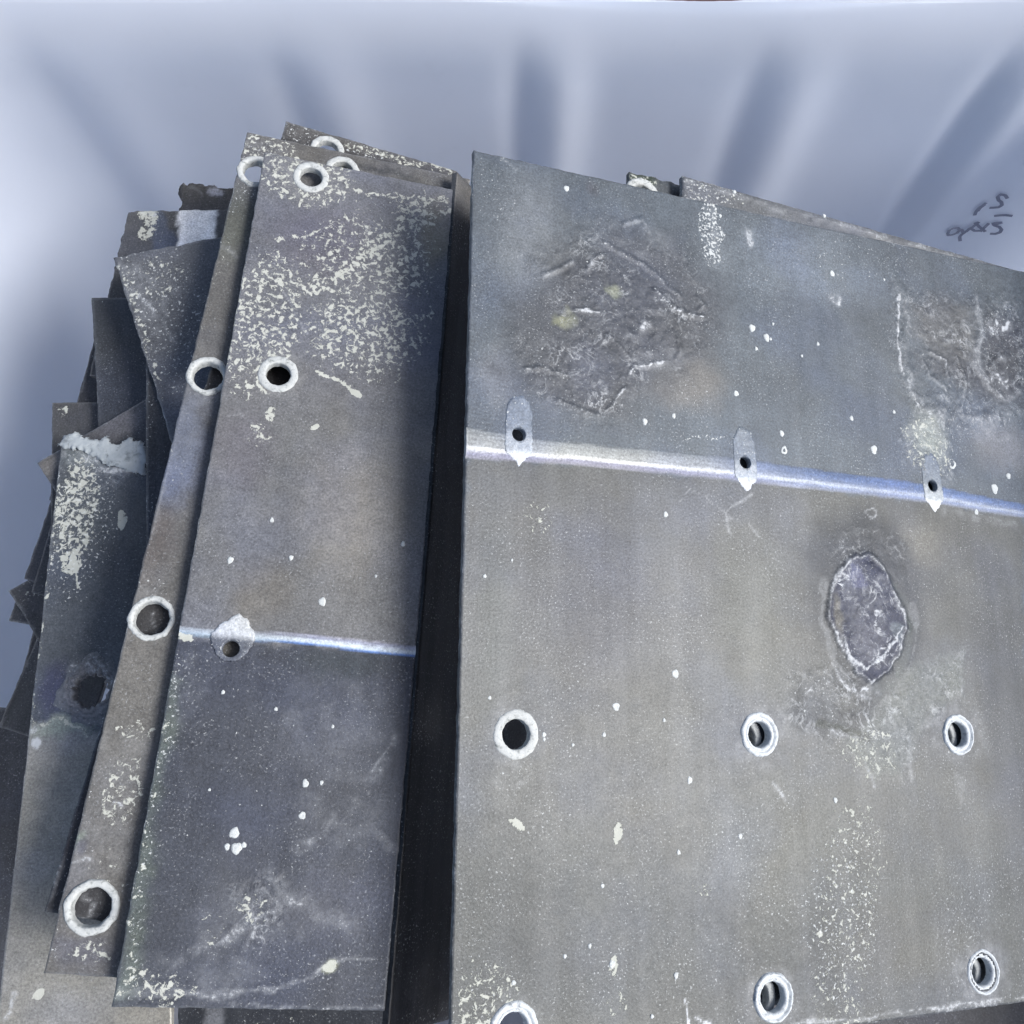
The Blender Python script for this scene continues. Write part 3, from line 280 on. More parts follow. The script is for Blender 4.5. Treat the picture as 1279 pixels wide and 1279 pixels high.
 'L': dict(o=[-0.3084, 0.33057, 0.844], u=[0.99225, 0.12066, -0.02977], v=[0.12061, -0.99269, -0.00362], n=[0.02999, 0.0, 0.99955], quad=[(0.0, 0.0), (0.0981, 0.0029), (0.0903, 0.1913), (-0.0001, 0.1744)],
  f=[('e', 'speck', (0.003, 0.0588, 0.0065, 0.0421, 0, 0.5), 0.6)]),
 'F': dict(o=[-0.37703, 0.26355, 0.829], u=[0.99851, 0.0419, -0.03495], v=[0.04187, -0.99912, -0.00147], n=[0.03498, 0.0, 0.99939], quad=[(0.0004, 0.0036), (0.0711, 0.017), (0.1215, 0.4566), (-0.0, 0.4503)], torn=[(0.0434, 0.214, 0.0125)], crust=[(0.0005, 0.0178), (-0.0015, 0.0107), (0.0028, 0.0015), (0.0119, 0.0003), (0.0203, 0.0063), (0.0295, 0.0066), (0.0371, 0.0025), (0.0422, 0.0091), (0.0483, 0.0114), (0.0531, 0.0051), (0.061, 0.0053), (0.0717, 0.0156), (0.0749, 0.0412), (0.0569, 0.0364), (0.0401, 0.0303), (0.0284, 0.0229), (0.0146, 0.0154)],
  f=[('p', 'tone', ([(-0.0106, 0.237), (0.013, 0.235), (0.0439, 0.2451), (0.1215, 0.2394), (0.135, 0.4622), (-0.0124, 0.4546)], 0.006), (0.34, 0.33, 0.29)), ('e', 'tone', (0.0289, 0.0144, 0.0329, 0.0213, 0, 0.9), (0.21, 0.235, 0.24)),
   ('e', 'tone', (0.0165, 0.2111, 0.0134, 0.0242, 0, 0.8), (0.085, 0.09, 0.13)), ('e', 'tone', (0.0693, 0.1117, 0.0255, 0.0773, 0, 0.9), (0.1, 0.105, 0.11)), ('e', 'flake', (0.0179, 0.0697, 0.0232, 0.0604, 0, 0.5), 0.56),
   ('e', 'speck', (0.0218, 0.0767, 0.0385, 0.0857, 0, 0.5), 0.72), ('l', 'flake', ([(-0.0002, 0.0486), (-0.0006, 0.1354), (-0.0004, 0.2104), (-0.0002, 0.2344)], 0.0051, 0.6), 0.58),
   ('e', 'flake', (0.019, 0.1133, 0.0126, 0.0119, 0, 0.5), 0.65), ('l', 'flake', ([(0.0193, 0.1034), (0.0231, 0.1232), (0.0259, 0.1331)], 0.0016, 0.6), 0.7), ('e', 'flake', (0.0551, 0.0777, 0.0045, 0.0122, 0, 0.5), 0.7),
   ('l', 'powder', ([(-0.0004, 0.0961), (0.0134, 0.0885), (0.0226, 0.0848)], 0.001, 0.6), 0.5), ('l', 'speck', ([(-0.0045, 0.069), (-0.0003, 0.2225)], 0.007, 0.6), 0.7),
   ('e', 'speck', (0.0306, 0.1684, 0.0309, 0.0375, 0, 0.5), 0.45), ('l', 'flake', ([(-0.0014, 0.2344), (0.0192, 0.237), (0.0439, 0.2451)], 0.0048, 0.6), 0.62),
   ('e', 'tone', (0.0226, 0.2413, 0.03, 0.0096, 0, 0.9), (0.33, 0.36, 0.28)), ('e', 'powder', (0.0038, 0.0243, 0.0261, 0.01, 0, 0.5), 0.35), ('e', 'rough', (0.0421, 0.2133, 0.0182, 0.0254, 0, 0.5), 0.9),
   ('e', 'tone', (0.0417, 0.209, 0.0195, 0.0243, 0, 0.7), (0.19, 0.19, 0.19)), ('e', 'powder', (0.0334, 0.1983, 0.0098, 0.0049, 0, 0.5), 0.5), ('e', 'speck', (0.0421, 0.2133, 0.0243, 0.0302, 0, 0.5), 0.7),
   ('l', 'powder', ([(0.031, 0.2237), (0.037, 0.2359), (0.0523, 0.2395)], 0.0013, 0.6), 0.5), ('l', 'powder', ([(0.0265, 0.2023), (0.0359, 0.1923), (0.0478, 0.189), (0.0542, 0.1991)], 0.0012, 0.6), 0.5),
   ('e', 'speck', (0.0124, 0.3373, 0.023, 0.0642, 0, 0.5), 0.5), ('l', 'speck', ([(-0.0023, 0.2579), (-0.0006, 0.3475), (0.0018, 0.4155)], 0.0042, 0.6), 0.5), ('e', 'flake', (0.0263, 0.4228, 0.0049, 0.0041, 0, 0.5), 0.8),
   ('l', 'powder', ([(0.0107, 0.421), (0.0088, 0.4335), (0.0051, 0.4383)], 0.0016, 0.6), 0.6), ('e', 'powder', (0.0058, 0.2512, 0.0042, 0.0047, 0, 0.5), 0.9), ('e', 'powder', (0.003, 0.2417, 0.003, 0.0035, 0, 0.5), 0.7),
   ('l', 'powder', ([(0.0212, 0.2848), (0.018, 0.2932)], 0.0024, 0.6), 0.3), ('e', 'powder', (0.0364, 0.0253, 0.0328, 0.0155, 0, 0.5), 0.6), ('e', 'rough', (0.0367, 0.0288, 0.0393, 0.028, 0, 0.5), 0.8)]),
 'O': dict(o=[-0.40023, 0.24115, 0.818], u=[0.78932, 0.61353, -0.02368], v=[0.61325, -0.78967, -0.0184], n=[0.02999, 0.0, 0.99955], quad=[(0.0, 0.0), (0.1273, 0.0059), (0.1217, 0.0852), (-0.0024, 0.0806)],
  f=[('e', 'tone', (0.0088, 0.0085, 0.0146, 0.0129, 0, 0.9), (0.19, 0.18, 0.165)), ('e', 'tone', (0.0744, 0.0081, 0.0305, 0.0185, 0, 0.9), (0.2, 0.19, 0.18)), ('e', 'speck', (0.0709, 0.0008, 0.0407, 0.0295, 0, 0.5), 0.5)]),
 'K': dict(o=[-0.38104, 0.40224, 0.808], u=[0.98175, 0.18788, -0.02945], v=[0.1878, -0.98219, -0.00563], n=[0.02999, 0.0, 0.99955], quad=[(-0.0, -0.0), (0.0885, 0.0137), (0.0866, 0.1919), (-0.0017, 0.1759)],
  f=[('e', 'speck', (0.0044, 0.0471, 0.0169, 0.0697, 0, 0.5), 0.5)]),
 'I': dict(o=[-0.36416, 0.5002, 0.798], u=[0.99603, -0.08382, -0.02988], v=[-0.08378, -0.99648, 0.00251], n=[0.02999, 0.0, 0.99955], quad=[(0.0, 0.0), (0.1261, -0.016), (0.1558, 0.1634), (0.0006, 0.1708)],
  f=[('p', 'tone', ([(0.0211, -0.0049), (0.0286, -0.0057), (0.0522, 0.0296), (0.0546, 0.0422), (0.0311, 0.0447)], 0.003), (0.1, 0.115, 0.15)),
   ('p', 'tone', ([(0.045, -0.0074), (0.0818, -0.0113), (0.0869, 0.0216), (0.0597, 0.0374), (0.0537, 0.0337)], 0.0023), (1.15, 1.15, 1.12)), ('e', 'flake', (0.0205, 0.0111, 0.009, 0.026, 0, 0.5), 0.6),
   ('l', 'powder', ([(0.014, -0.0024), (0.0236, 0.0002)], 0.003, 0.6), 0.7), ('l', 'powder', ([(0.0448, -0.0047), (0.0555, 0.0353)], 0.0011, 0.6), 0.6), ('e', 'speck', (0.026, 0.0193, 0.0223, 0.0345, 0, 0.5), 0.5)]),
 'J': dict(o=[-0.32589, 0.54987, 0.776], u=[0.99944, 0.01467, -0.02998], v=[0.01467, -0.99989, -0.00044], n=[0.02999, 0.0, 0.99955], quad=[(0.0003, 0.0028), (0.0799, 0.0086), (0.0893, 0.1517), (-0.0005, 0.135)],
  f=[('e', 'tone', (0.033, 0.0109, 0.0079, 0.0064, 0, 0.5), (0.35, 0.36, 0.4)), ('l', 'powder', ([(0.0091, 0.0055), (0.0192, 0.0137), (0.0196, 0.0183)], 0.0012, 0.6), 0.3)]),
 'N': dict(o=[-0.4095, 0.3063, 0.794], u=[0.98891, 0.14551, -0.02967], v=[0.14544, -0.98936, -0.00436], n=[0.02999, 0.0, 0.99955], quad=[(0.0, 0.0), (0.0397, 0.0053), (0.0486, 0.1662), (-0.002, 0.159)],
  f=[('l', 'powder', ([(-0.0, 0.0008), (0.0376, 0.0058)], 0.0009, 0.6), 0.4), ('e', 'flake', (0.0111, 0.0108, 0.007, 0.0062, 0, 0.5), 0.5)]),
 'M': dict(o=[-0.38722, 0.37407, 0.782], u=[0.9928, -0.11602, -0.02978], v=[-0.11597, -0.99325, 0.00348], n=[0.02999, 0.0, 0.99955], quad=[(0.0, 0.0), (0.0913, 0.0003), (0.1181, 0.1525), (0.0002, 0.1563)],
  f=[('l', 'powder', ([(0.0, 0.0), (0.0005, 0.0958)], 0.0007, 0.6), 0.4)]),
 'P': dict(o=[-0.39991, 0.25379, 0.778], u=[0.98459, -0.17236, -0.02954], v=[-0.17228, -0.98503, 0.00517], n=[0.02999, 0.0, 0.99955], quad=[(-0.0, 0.0), (0.0875, -0.0009), (0.089, 0.1226), (-0.0, 0.1057)],
  f=[('l', 'powder', ([(-0.0, 0.0), (-0.0, 0.1057)], 0.0007, 0.6), 0.4)]),
 'P2': dict(o=[-0.39069, 0.24432, 0.788], u=[0.99197, -0.12288, -0.02976], v=[-0.12283, -0.99242, 0.00368], n=[0.02999, 0.0, 0.99955], quad=[(0.0, 0.0), (0.0819, -0.002), (0.092, 0.1246), (-0.0004, 0.1092)],
  f=[('l', 'powder', ([(0.0, 0.0), (-0.0004, 0.1092)], 0.0007, 0.6), 0.4)]),
 'Q': dict(o=[-0.43761, 0.14167, 0.766], u=[0.79051, 0.61199, -0.02372], v=[0.61172, -0.79086, -0.01835], n=[0.02999, 0.0, 0.99955], quad=[(0.0, 0.0), (0.0657, 0.007), (0.0679, 0.0714), (-0.0015, 0.0651)],
  f=[('e', 'flake', (0.0106, 0.0143, 0.011, 0.0072, 0, 0.5), 0.5), ('l', 'powder', ([(0.0, 0.0), (0.0336, 0.0024)], 0.0009, 0.6), 0.4), ('l', 'powder', ([(0.0, 0.0), (0.0007, 0.0461)], 0.001, 0.6), 0.4)]),
 'R': dict(o=[-0.43464, 0.14255, 0.754], u=[0.98148, -0.18931, -0.02944], v=[-0.18923, -0.98192, 0.00568], n=[0.02999, 0.0, 0.99955], quad=[(-0.0012, -0.0034), (0.0604, -0.0047), (0.0627, 0.0237), (0.0, 0.026)],
  f=[]),
 'S': dict(o=[-0.41976, 0.10198, 0.741], u=[0.95968, -0.27961, -0.02879], v=[-0.27948, -0.96011, 0.00838], n=[0.02999, 0.0, 0.99955], quad=[(-0.001, -0.0071), (0.0708, 0.0011), (0.0749, 0.0776), (-0.0003, 0.0774)],
  f=[('l', 'powder', ([(-0.001, -0.0071), (0.0004, 0.0758)], 0.0008, 0.6), 0.4), ('l', 'powder', ([(0.001, 0.077), (0.0288, 0.0765)], 0.001, 0.6), 0.4)]),
 'S2': dict(o=[-0.42901, 0.12181, 0.728], u=[0.99215, -0.12142, -0.02976], v=[-0.12137, -0.9926, 0.00364], n=[0.02999, 0.0, 0.99955], quad=[(-0.0016, -0.0109), (0.068, 0.0024), (0.0579, 0.0747), (-0.0006, 0.0695)],
  f=[('l', 'powder', ([(-0.0016, -0.0109), (-0.0006, 0.0695)], 0.0009, 0.6), 0.35)]),
 'U1': dict(o=[-0.25199, -0.13577, 0.776], u=[0.99734, 0.06647, -0.02992], v=[0.06644, -0.99779, -0.00199], n=[0.02999, 0.0, 0.99955], quad=[(-0.0049, -0.046), (0.1477, -0.0411), (0.1625, 0.0934), (-0.0013, 0.0862)],
  f=[('e', 'flake', (0.0794, 0.0552, 0.0421, 0.0076, 0, 0.5), 0.4), ('p', 'tone', ([(0.0175, 0.0344), (0.0318, 0.0355), (0.0335, 0.0784), (0.0188, 0.0773)], 0.0012), (0.24, 0.25, 0.27)),  # one paler rectangle set into the dark tone
   ('e', 'speck', (0.0735, 0.0548, 0.054, 0.016, 0, 0.5), 0.5)]),
 'V1': dict(o=[0.1898, -0.17529, 0.636], u=[0.99724, -0.06797, -0.02992], v=[-0.06794, -0.99769, 0.00204], n=[0.02999, 0.0, 0.99955], quad=[(-0.0593, -0.0297), (0.3229, -0.0539), (0.3087, 0.0714), (-0.0567, 0.0929)],
  f=[('e', 'speck', (0.2038, 0.03, 0.0515, 0.0129, 0, 0.5), 0.3)]),
 'W1': dict(o=[-0.56262, -0.00795, 0.576], u=[0.99429, 0.10249, -0.02983], v=[0.10244, -0.99473, -0.00307], n=[0.02999, 0.0, 0.99955], quad=[(-0.0375, -0.0688), (0.1282, -0.0438), (0.1542, 0.3339), (-0.007, 0.3155)],
  f=[]),
}
HANDWRITING = [[(0.5511, 0.6818), (0.5461, 0.6864), (0.5409, 0.6871), (0.54, 0.6826), (0.5439, 0.6772), (0.5481, 0.6749), (0.5513, 0.6702), (0.55, 0.666), (0.5447, 0.6639), (0.5412, 0.6631)],
 [(0.5334, 0.6713), (0.532, 0.6655), (0.5302, 0.6615), (0.5305, 0.6551), (0.5325, 0.6478)], [(0.5337, 0.6679), (0.5317, 0.6615), (0.532, 0.6551)],
 [(0.5529, 0.6506), (0.5583, 0.6535), (0.5632, 0.6555), (0.57, 0.6567)],
 [(0.519, 0.6114), (0.5173, 0.6192), (0.5205, 0.6232), (0.5256, 0.6232), (0.5296, 0.6192), (0.5296, 0.6132), (0.5261, 0.6097), (0.5219, 0.6088), (0.519, 0.6114)],
 [(0.5308, 0.621), (0.5359, 0.6149), (0.5387, 0.6175), (0.5388, 0.6236)], [(0.5376, 0.6158), (0.5361, 0.6105), (0.5362, 0.6061), (0.5408, 0.5981)],
 [(0.5377, 0.6175), (0.541, 0.6253), (0.543, 0.6371)], [(0.5379, 0.6253), (0.5467, 0.6201), (0.552, 0.6218)], [(0.5393, 0.6354), (0.5474, 0.6287), (0.5581, 0.6218)],
 [(0.5529, 0.6201), (0.5536, 0.6304), (0.5541, 0.6371)], [(0.5642, 0.6201), (0.5694, 0.6218), (0.5722, 0.6261), (0.5715, 0.6312), (0.5671, 0.6346), (0.5601, 0.6354), (0.5661, 0.6429)],
 [(0.5571, 0.6371), (0.5614, 0.6404), (0.5662, 0.6427)]]


# ------------------------------------------------------------------ noise and field helpers
_LAT = np.random.default_rng(11).random((256, 256))
def vnoise(x, y):
    xi, yi = np.floor(x).astype(int), np.floor(y).astype(int)
    fx, fy = x - xi, y - yi
    fx = fx * fx * (3 - 2 * fx); fy = fy * fy * (3 - 2 * fy)
    g = lambda a, b: _LAT[a & 255, b & 255]
    return (g(xi, yi) * (1 - fx) + g(xi + 1, yi) * fx) * (1 - fy) + (g(xi, yi + 1) * (1 - fx) + g(xi + 1, yi + 1) * fx) * fy
def fbm(x, y, oct=4):
    s, a, t = 0, 0.5, 0
    for k in range(oct):
        s = s + a * vnoise(x + 17.3 * k, y + 9.1 * k); t += a; a *= 0.55; x = x * 2.03; y = y * 2.03
    return s / t
def smooth(t):
    t = np.clip(t, 0, 1); return t * t * (3 - 2 * t)
def seg_dist(U, V, pts):
    d = np.full(U.shape, 1e9)
    for (ax, ay), (bx, by) in zip(pts[:-1], pts[1:]):
        dx, dy = bx - ax, by - ay; L = dx * dx + dy * dy + 1e-12
        t = np.clip(((U - ax) * dx + (V - ay) * dy) / L, 0, 1)
        d = np.minimum(d, np.hypot(U - ax - t * dx, V - ay - t * dy))
    return d
def inside(U, V, pts):
    r = np.zeros(U.shape, bool); n = len(pts)
    for i in range(n):
        (ax, ay), (bx, by) = pts[i], pts[(i + 1) % n]
        if ay == by: continue
        c = ((ay > V) != (by > V)) & (U < (bx - ax) * (V - ay) / (by - ay) + ax)
        r ^= c
    return r
def interp(px, x):
    xs = [p[0] for p in px]; ys = [p[1] for p in px]
    return np.interp(x, xs, ys)

TONES = dict(A=(.118, .140, .162), B=(.222, .227, .243), C=(.185, .18, .168), D=(.055, .055, .058), E=(.012, .012, .014), A2=(.16, .17, .18), A3=(.10, .11, .11),  # E is near black: the gap's shade is put into its colour
    H=(.125, .13, .14), L=(.06, .062, .068), F=(.10, .112, .125), O=(.085, .085, .085), K=(.075, .08, .086), I=(.10, .10, .10), J=(.09, .088, .085),
    N=(.09, .09, .09), M=(.07, .07, .075), P=(.07, .072, .078), P2=(.075, .078, .084), Q=(.085, .085, .085), R=(.08, .082, .085), S=(.10, .10, .098), S2=(.08, .08, .085),
    U1=(.05, .055, .065), V1=(.12, .12, .125), W1=(.08, .085, .095))
TONE_K = .52
RES = dict(L=.0025, N=.002, M=.002, P=.002, P2=.002, Q=.002, R=.002, S=.002, S2=.002, U1=.0025, E=.003, A3=.004, A=.0015, B=.0015, C=.0016, F=.0016, D=.0022, H=.002, A2=.004, I=.0018, J=.0016, O=.002, K=.003)

def fields(S, key, U, V):
    """flake, speck, powder, roughness, height and tone of a sheet at local points U, V (stains and wear, and the painted light and shade of plate E)."""
    so = (sum(ord(c) for c in key) % 97) * 3.7
    w = 0.0035
    du = (fbm(U * 90 + so, V * 90, 4) - .5) * 2 * w + (fbm(U * 420 + so, V * 420, 2) - .5) * .0016
    dv = (fbm(U * 90 + 50 + so, V * 90, 4) - .5) * 2 * w + (fbm(U * 420 + 31 + so, V * 420, 2) - .5) * .0016
    Uw, Vw = U + du, V + dv
    du2 = du * 1.6 + (fbm(U * 55 + so, V * 55 + 80, 3) - .5) * .010
    dv2 = dv * 1.6 + (fbm(U * 55 + 70 + so, V * 55, 3) - .5) * .010
    pat = smooth((fbm(U * 110 + so, V * 110 + 5, 4) - .33) / .34)
    z = np.zeros(U.shape)
    ch = dict(flake=z.copy(), speck=z + .2, powder=z.copy(), rough=z.copy(), h=z.copy())
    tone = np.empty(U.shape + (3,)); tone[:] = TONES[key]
    big = fbm(U * 9 + so, V * 9 + so, 4)[..., None]
    tone *= 0.82 + 0.36 * big
    med = fbm(U * 45 + so, V * 45, 4)
    for kind, c, par, st in S['f']:
        if kind == 'e':
            u, v, ru, rv, ang, soft = par
            ca, sa = math.cos(ang), math.sin(ang)
            kk = min(1.0, ru / .008); a, b = U + du2 * kk - u, V + dv2 * kk - v
            d = np.hypot((a * ca + b * sa) / max(ru, 1e-4), (-a * sa + b * ca) / max(rv, 1e-4))
            m = smooth((1.15 - d) / max(soft, .15))
            if c == 'powder' and ru > .006: m = m * (.2 + 1.0 * pat)
        elif kind == 'l':
            pts, hw, soft = par
            d = seg_dist(U + du2, V + dv2, pts) if hw > .004 else seg_dist(U + du * .8, V + dv * .8, pts)
            if hw < .004 and c == 'powder': d = d / (0.10 + 1.9 * smooth((med - .25) / .5))
            m = smooth((1.1 - d / hw) / soft) if hw < .004 else np.exp(-1.6 * (d / hw) ** 2)
            if hw > .004 and c == 'powder': m = m * (.15 + 1.1 * pat)
        else:
            pts, fe = par
            k = min(1.0, fe / .004)
            A_, B_ = U + du2 * k, V + dv2 * k
            d = seg_dist(A_, B_, pts + [pts[0]]); d = np.where(inside(A_, B_, pts), d, -d)
            m = smooth(.5 + d / (2 * max(fe, 4e-4)))
        if c == 'tone':
            tone = tone * (1 - m[..., None]) + np.array(st) * (0.88 + .24 * big) * m[..., None]
        elif c == 'h':
            ch['h'] = ch['h'] + m * st
        else:
            ch[c] = np.maximum(ch[c], m * st)
    # worn, chalky edges
    q = S['quad']
    de = seg_dist(U, V, list(q) + [q[0]])
    ch['powder'] = np.maximum(ch['powder'], (.12 if key == 'E' else .55) * smooth((.0016 - de) / .0014) * (.25 + 1.2 * fbm(U * 60, V * 60 + so, 3)))
    ch['speck'] = np.maximum(ch['speck'], .42 * smooth((.010 - de) / .010))
    ch['h'] = ch['h'] + ch['rough'] * (fbm(U * 190, V * 190 + so, 4) - .45) * .0018 + ch['flake'] * 0
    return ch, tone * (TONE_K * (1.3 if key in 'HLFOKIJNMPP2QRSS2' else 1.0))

# ------------------------------------------------------------------ materials
def nodes_of(name):
    m = bpy.data.materials.new(name); m.use_nodes = True
    nt = m.node_tree; nt.nodes.clear()
    return m, nt
class NT:
    def __init__(s, nt): s.nt = nt
    def n(s, t, **k):
        x = s.nt.nodes.new(t)
        for a, b in k.items(): setattr(x, a, b)
        return x
    def link(s, a, b): s.nt.links.new(a, b)
    def val(s, sock, v):
        if isinstance(v, (int, float)): sock.default_value = v
        elif isinstance(v, tuple): sock.default_value = (*v, 1.0) if len(v) == 3 and len(sock.default_value) == 4 else v
        else: s.link(v, sock)
    def math(s, op, a, b=0.0, c=0.0, clamp=False):
        x = s.n('ShaderNodeMath', operation=op, use_clamp=clamp)
        s.val(x.inputs[0], a); s.val(x.inputs[1], b); s.val(x.inputs[2], c)
        return x.outputs[0]
    def noise(s, vec, scale, detail=4, rough=.55, dist=0.0):
        x = s.n('ShaderNodeTexNoise'); s.link(vec, x.inputs['Vector'])
        x.inputs['Scale'].default_value = scale; x.inputs['Detail'].default_value = detail
        x.inputs['Roughness'].default_value = rough; x.inputs['Distortion'].default_value = dist
        return x.outputs[0]
    def mix(s, fac, a, b, mode='MIX'):
        x = s.n('ShaderNodeMix', data_type='RGBA', blend_type=mode, clamp_factor=True)
        s.val(x.inputs[0], fac); s.val(x.inputs[6], a); s.val(x.inputs[7], b)
        return x.outputs[2]
    def ramp(s, x, lo, hi): return s.math('MULTIPLY', s.math('SUBTRACT', x, lo), 1.0 / (hi - lo), clamp=True)
def coords(T, seed):
    tc = T.n('ShaderNodeTexCoord'); mp = T.n('ShaderNodeMapping')
    mp.inputs['Location'].default_value = (seed * 3.17 % 11, seed * 1.73 % 7, 0)
    T.link(tc.outputs['Object'], mp.inputs['Vector'])
    return mp.outputs[0]

def sheet_material(seed, metallic=.30, rough=.52, is_strip=False):
    m, nt = nodes_of('weathered_metal' if not is_strip else 'bend_strip_metal')
    T = NT(nt); vec = coords(T, seed)
    tone = T.n('ShaderNodeAttribute', attribute_name='tone').outputs['Color']
    mk = T.n('ShaderNodeAttribute', attribute_name='mask')
    sep = T.n('ShaderNodeSeparateColor'); T.link(mk.outputs['Color'], sep.inputs[0])
    flk, spk, pwd = sep.outputs[0], sep.outputs[1], sep.outputs[2]
    rgh = mk.outputs['Alpha']
    n_big = T.noise(vec, 26, 6, .6); n_mid = T.noise(vec, 130, 5, .6); n_gr = T.noise(vec, 560, 4, .65); n_fine = T.noise(vec, 1900, 1, .5)
    k = T.math('MULTIPLY_ADD', n_big, .75, .625)
    k = T.math('MULTIPLY', k, T.math('MULTIPLY_ADD', n_mid, .70, .65))
    k = T.math('MULTIPLY', k, T.math('MULTIPLY_ADD', n_gr, 1.7, .15))
    k = T.math('MULTIPLY', k, T.math('MULTIPLY_ADD', n_fine, .7, .65))
    kc = T.n('ShaderNodeCombineColor')
    for i in range(3): T.link(k, kc.inputs[i])
    col = T.mix(1.0, tone, kc.outputs[0], 'MULTIPLY')
    # brushed, slightly warm and cool streaks
    st = T.n('ShaderNodeMapping'); st.inputs['Scale'].default_value = (60, 4, 1); T.link(vec, st.inputs['Vector'])
    sn = T.noise(st.outputs[0], 1.0, 4, .6)
    col = T.mix(T.math('MULTIPLY', T.ramp(sn, .42, .7), .05), col, (.30, .31, .33))
    hue = T.noise(vec, 14, 3, .5)
    col = T.mix(T.math('MULTIPLY', T.ramp(hue, .46, .66), .16), col, T.mix(1.0, col, (1.10, 1.0, .82), 'MULTIPLY'))
    col = T.mix(T.math('MULTIPLY', T.ramp(T.noise(vec, 11, 3, .5), .46, .66), .6), col, T.mix(1.0, col, (.92, .98, 1.20), 'MULTIPLY'))
    # flakes of pale oxide
    nf = T.noise(vec, 215, 7, .64, .5)
    ff = T.math('MULTIPLY', T.math('SUBTRACT', nf, T.math('MULTIPLY_ADD', flk, -.78, .935)), 26.0, clamp=True)
    ns = T.noise(vec, 430, 3, .55, .2)
    fs = T.math('MULTIPLY', T.math('SUBTRACT', ns, T.math('MULTIPLY_ADD', spk, -.38, .865)), 14.0, clamp=True)
    npw = T.noise(vec, 230, 7, .70)
    ns2 = T.noise(vec, 215, 4, .6, .3)
    fs2 = T.math('MULTIPLY', T.math('SUBTRACT', ns2, T.math('MULTIPLY_ADD', spk, -.36, .915)), 18.0, clamp=True)
    fs = T.math('MAXIMUM', fs, fs2)
    nf2 = T.noise(vec, 360, 4, .6, .4)
    ff = T.math('MAXIMUM', ff, T.math('MULTIPLY', T.math('SUBTRACT', nf2, T.math('MULTIPLY_ADD', flk, -.62, .935)), 20.0, clamp=True))
    fp = T.math('MULTIPLY', pwd, T.math('MULTIPLY_ADD', T.math('SUBTRACT', npw, .30), 3.6, .10, clamp=True), clamp=True)
    stip = T.math('ADD', T.math('MULTIPLY', npw, .55), T.math('MULTIPLY', T.noise(vec, 540, 4, .7), .55))
    ft0 = T.math('MULTIPLY', T.math('ADD', stip, T.math('MULTIPLY_ADD', pwd, .62, -.86)), 5.0, clamp=True)
    fp = T.math('ADD', T.math('MULTIPLY', fp, .38), T.math('MULTIPLY', ft0, .62), clamp=True)
    rd = T.math('ABSOLUTE', T.math('SUBTRACT', T.noise(vec, 62, 6, .62, .8), .5))
    wisp = T.math('MULTIPLY', T.math('MULTIPLY_ADD', rd, -26.0, 1.0, clamp=True), T.math('MULTIPLY', rgh, T.ramp(T.noise(vec, 34, 3, .5), .44, .66)), clamp=True)
    wisp = T.math('MULTIPLY', wisp, T.ramp(npw, .36, .62))
    dk = T.math('MULTIPLY', rgh, T.math('MULTIPLY', T.ramp(T.noise(vec, 95, 5, .65), .50, .64), .55), clamp=True)
    col = T.mix(dk, col, T.mix(1.0, col, (.42, .43, .47), 'MULTIPLY'))
    col = T.mix(wisp, col, (.42, .44, .455))
    dust = T.math('MULTIPLY', T.math('SUBTRACT', T.noise(vec, 600, 3, .62), .595), 10.0, clamp=True)
    dust = T.math('MULTIPLY', dust, T.ramp(T.noise(vec, 20, 4, .6), .36, .66))
    col = T.mix(T.math('MULTIPLY', dust, .6), col, (.38, .40, .41))
    fcol = T.mix(T.noise(vec, 60, 3, .5), (.33, .343, .295), (.50, .51, .46))
    col = T.mix(T.math('MULTIPLY', fp, .9), col, (.48, .50, .515))
    col = T.mix(T.math('MULTIPLY', ff, .78), col, fcol)
    col = T.mix(T.math('MULTIPLY', fs, .80), col, (.44, .46, .455))
    ft = T.math('MAXIMUM', T.math('MAXIMUM', ff, T.math('MULTIPLY', fs, .8)), T.math('MULTIPLY', fp, .7))
    b = T.n('ShaderNodeBsdfPrincipled')
    T.link(col, b.inputs['Base Color'])
    T.val(b.inputs['Metallic'], T.math('MULTIPLY', T.math('SUBTRACT', 1.0, ft), metallic))
    T.val(b.inputs['Roughness'], T.math('ADD', T.math('MULTIPLY_ADD', n_mid, .22, rough - .11), T.math('MULTIPLY', ft, .25), clamp=True))
    b.inputs['Specular IOR Level'].default_value = .35
    hgt = T.math('ADD', T.math('MULTIPLY', ft, .55), T.math('MULTIPLY', n_gr, .45))
    hgt = T.math('ADD', hgt, T.math('MULTIPLY', T.math('MULTIPLY', rgh, npw), 2.4))
    bp = T.n('ShaderNodeBump'); bp.inputs['Strength'].default_value = .45; bp.inputs['Distance'].default_value = .0009
    T.link(hgt, bp.inputs['Height']); T.link(bp.outputs[0], b.inputs['Normal'])
    o = T.n('ShaderNodeOutputMaterial'); T.link(b.outputs[0], o.inputs[0])
    return m

def chalk_material(name, c0, c1, scale=300, dirt=(.25, .26, .27), dirt_amt=.5, rough=.75, bump=.6):
    m, nt = nodes_of(name); T = NT(nt); vec = coords(T, len(name))
    col = T.mix(T.noise(vec, scale, 5, .6), c0, c1)
    d = T.ramp(T.noise(vec, scale * 1.6, 6, .65, .4), .52, .70)
    col = T.mix(T.math('MULTIPLY', d, dirt_amt), col, dirt)
    b = T.n('ShaderNodeBsdfPrincipled'); T.link(col, b.inputs['Base Color']); b.inputs['Roughness'].default_value = rough
    bp = T.n('ShaderNodeBump'); bp.inputs['Strength'].default_value = bump; bp.inputs['Distance'].default_value = .0007
    T.link(T.noise(vec, scale * 2.2, 5, .65), bp.inputs['Height']); T.link(bp.outputs[0], b.inputs['Normal'])
    o = T.n('ShaderNodeOutputMaterial'); T.link(b.outputs[0], o.inputs[0])
    return m

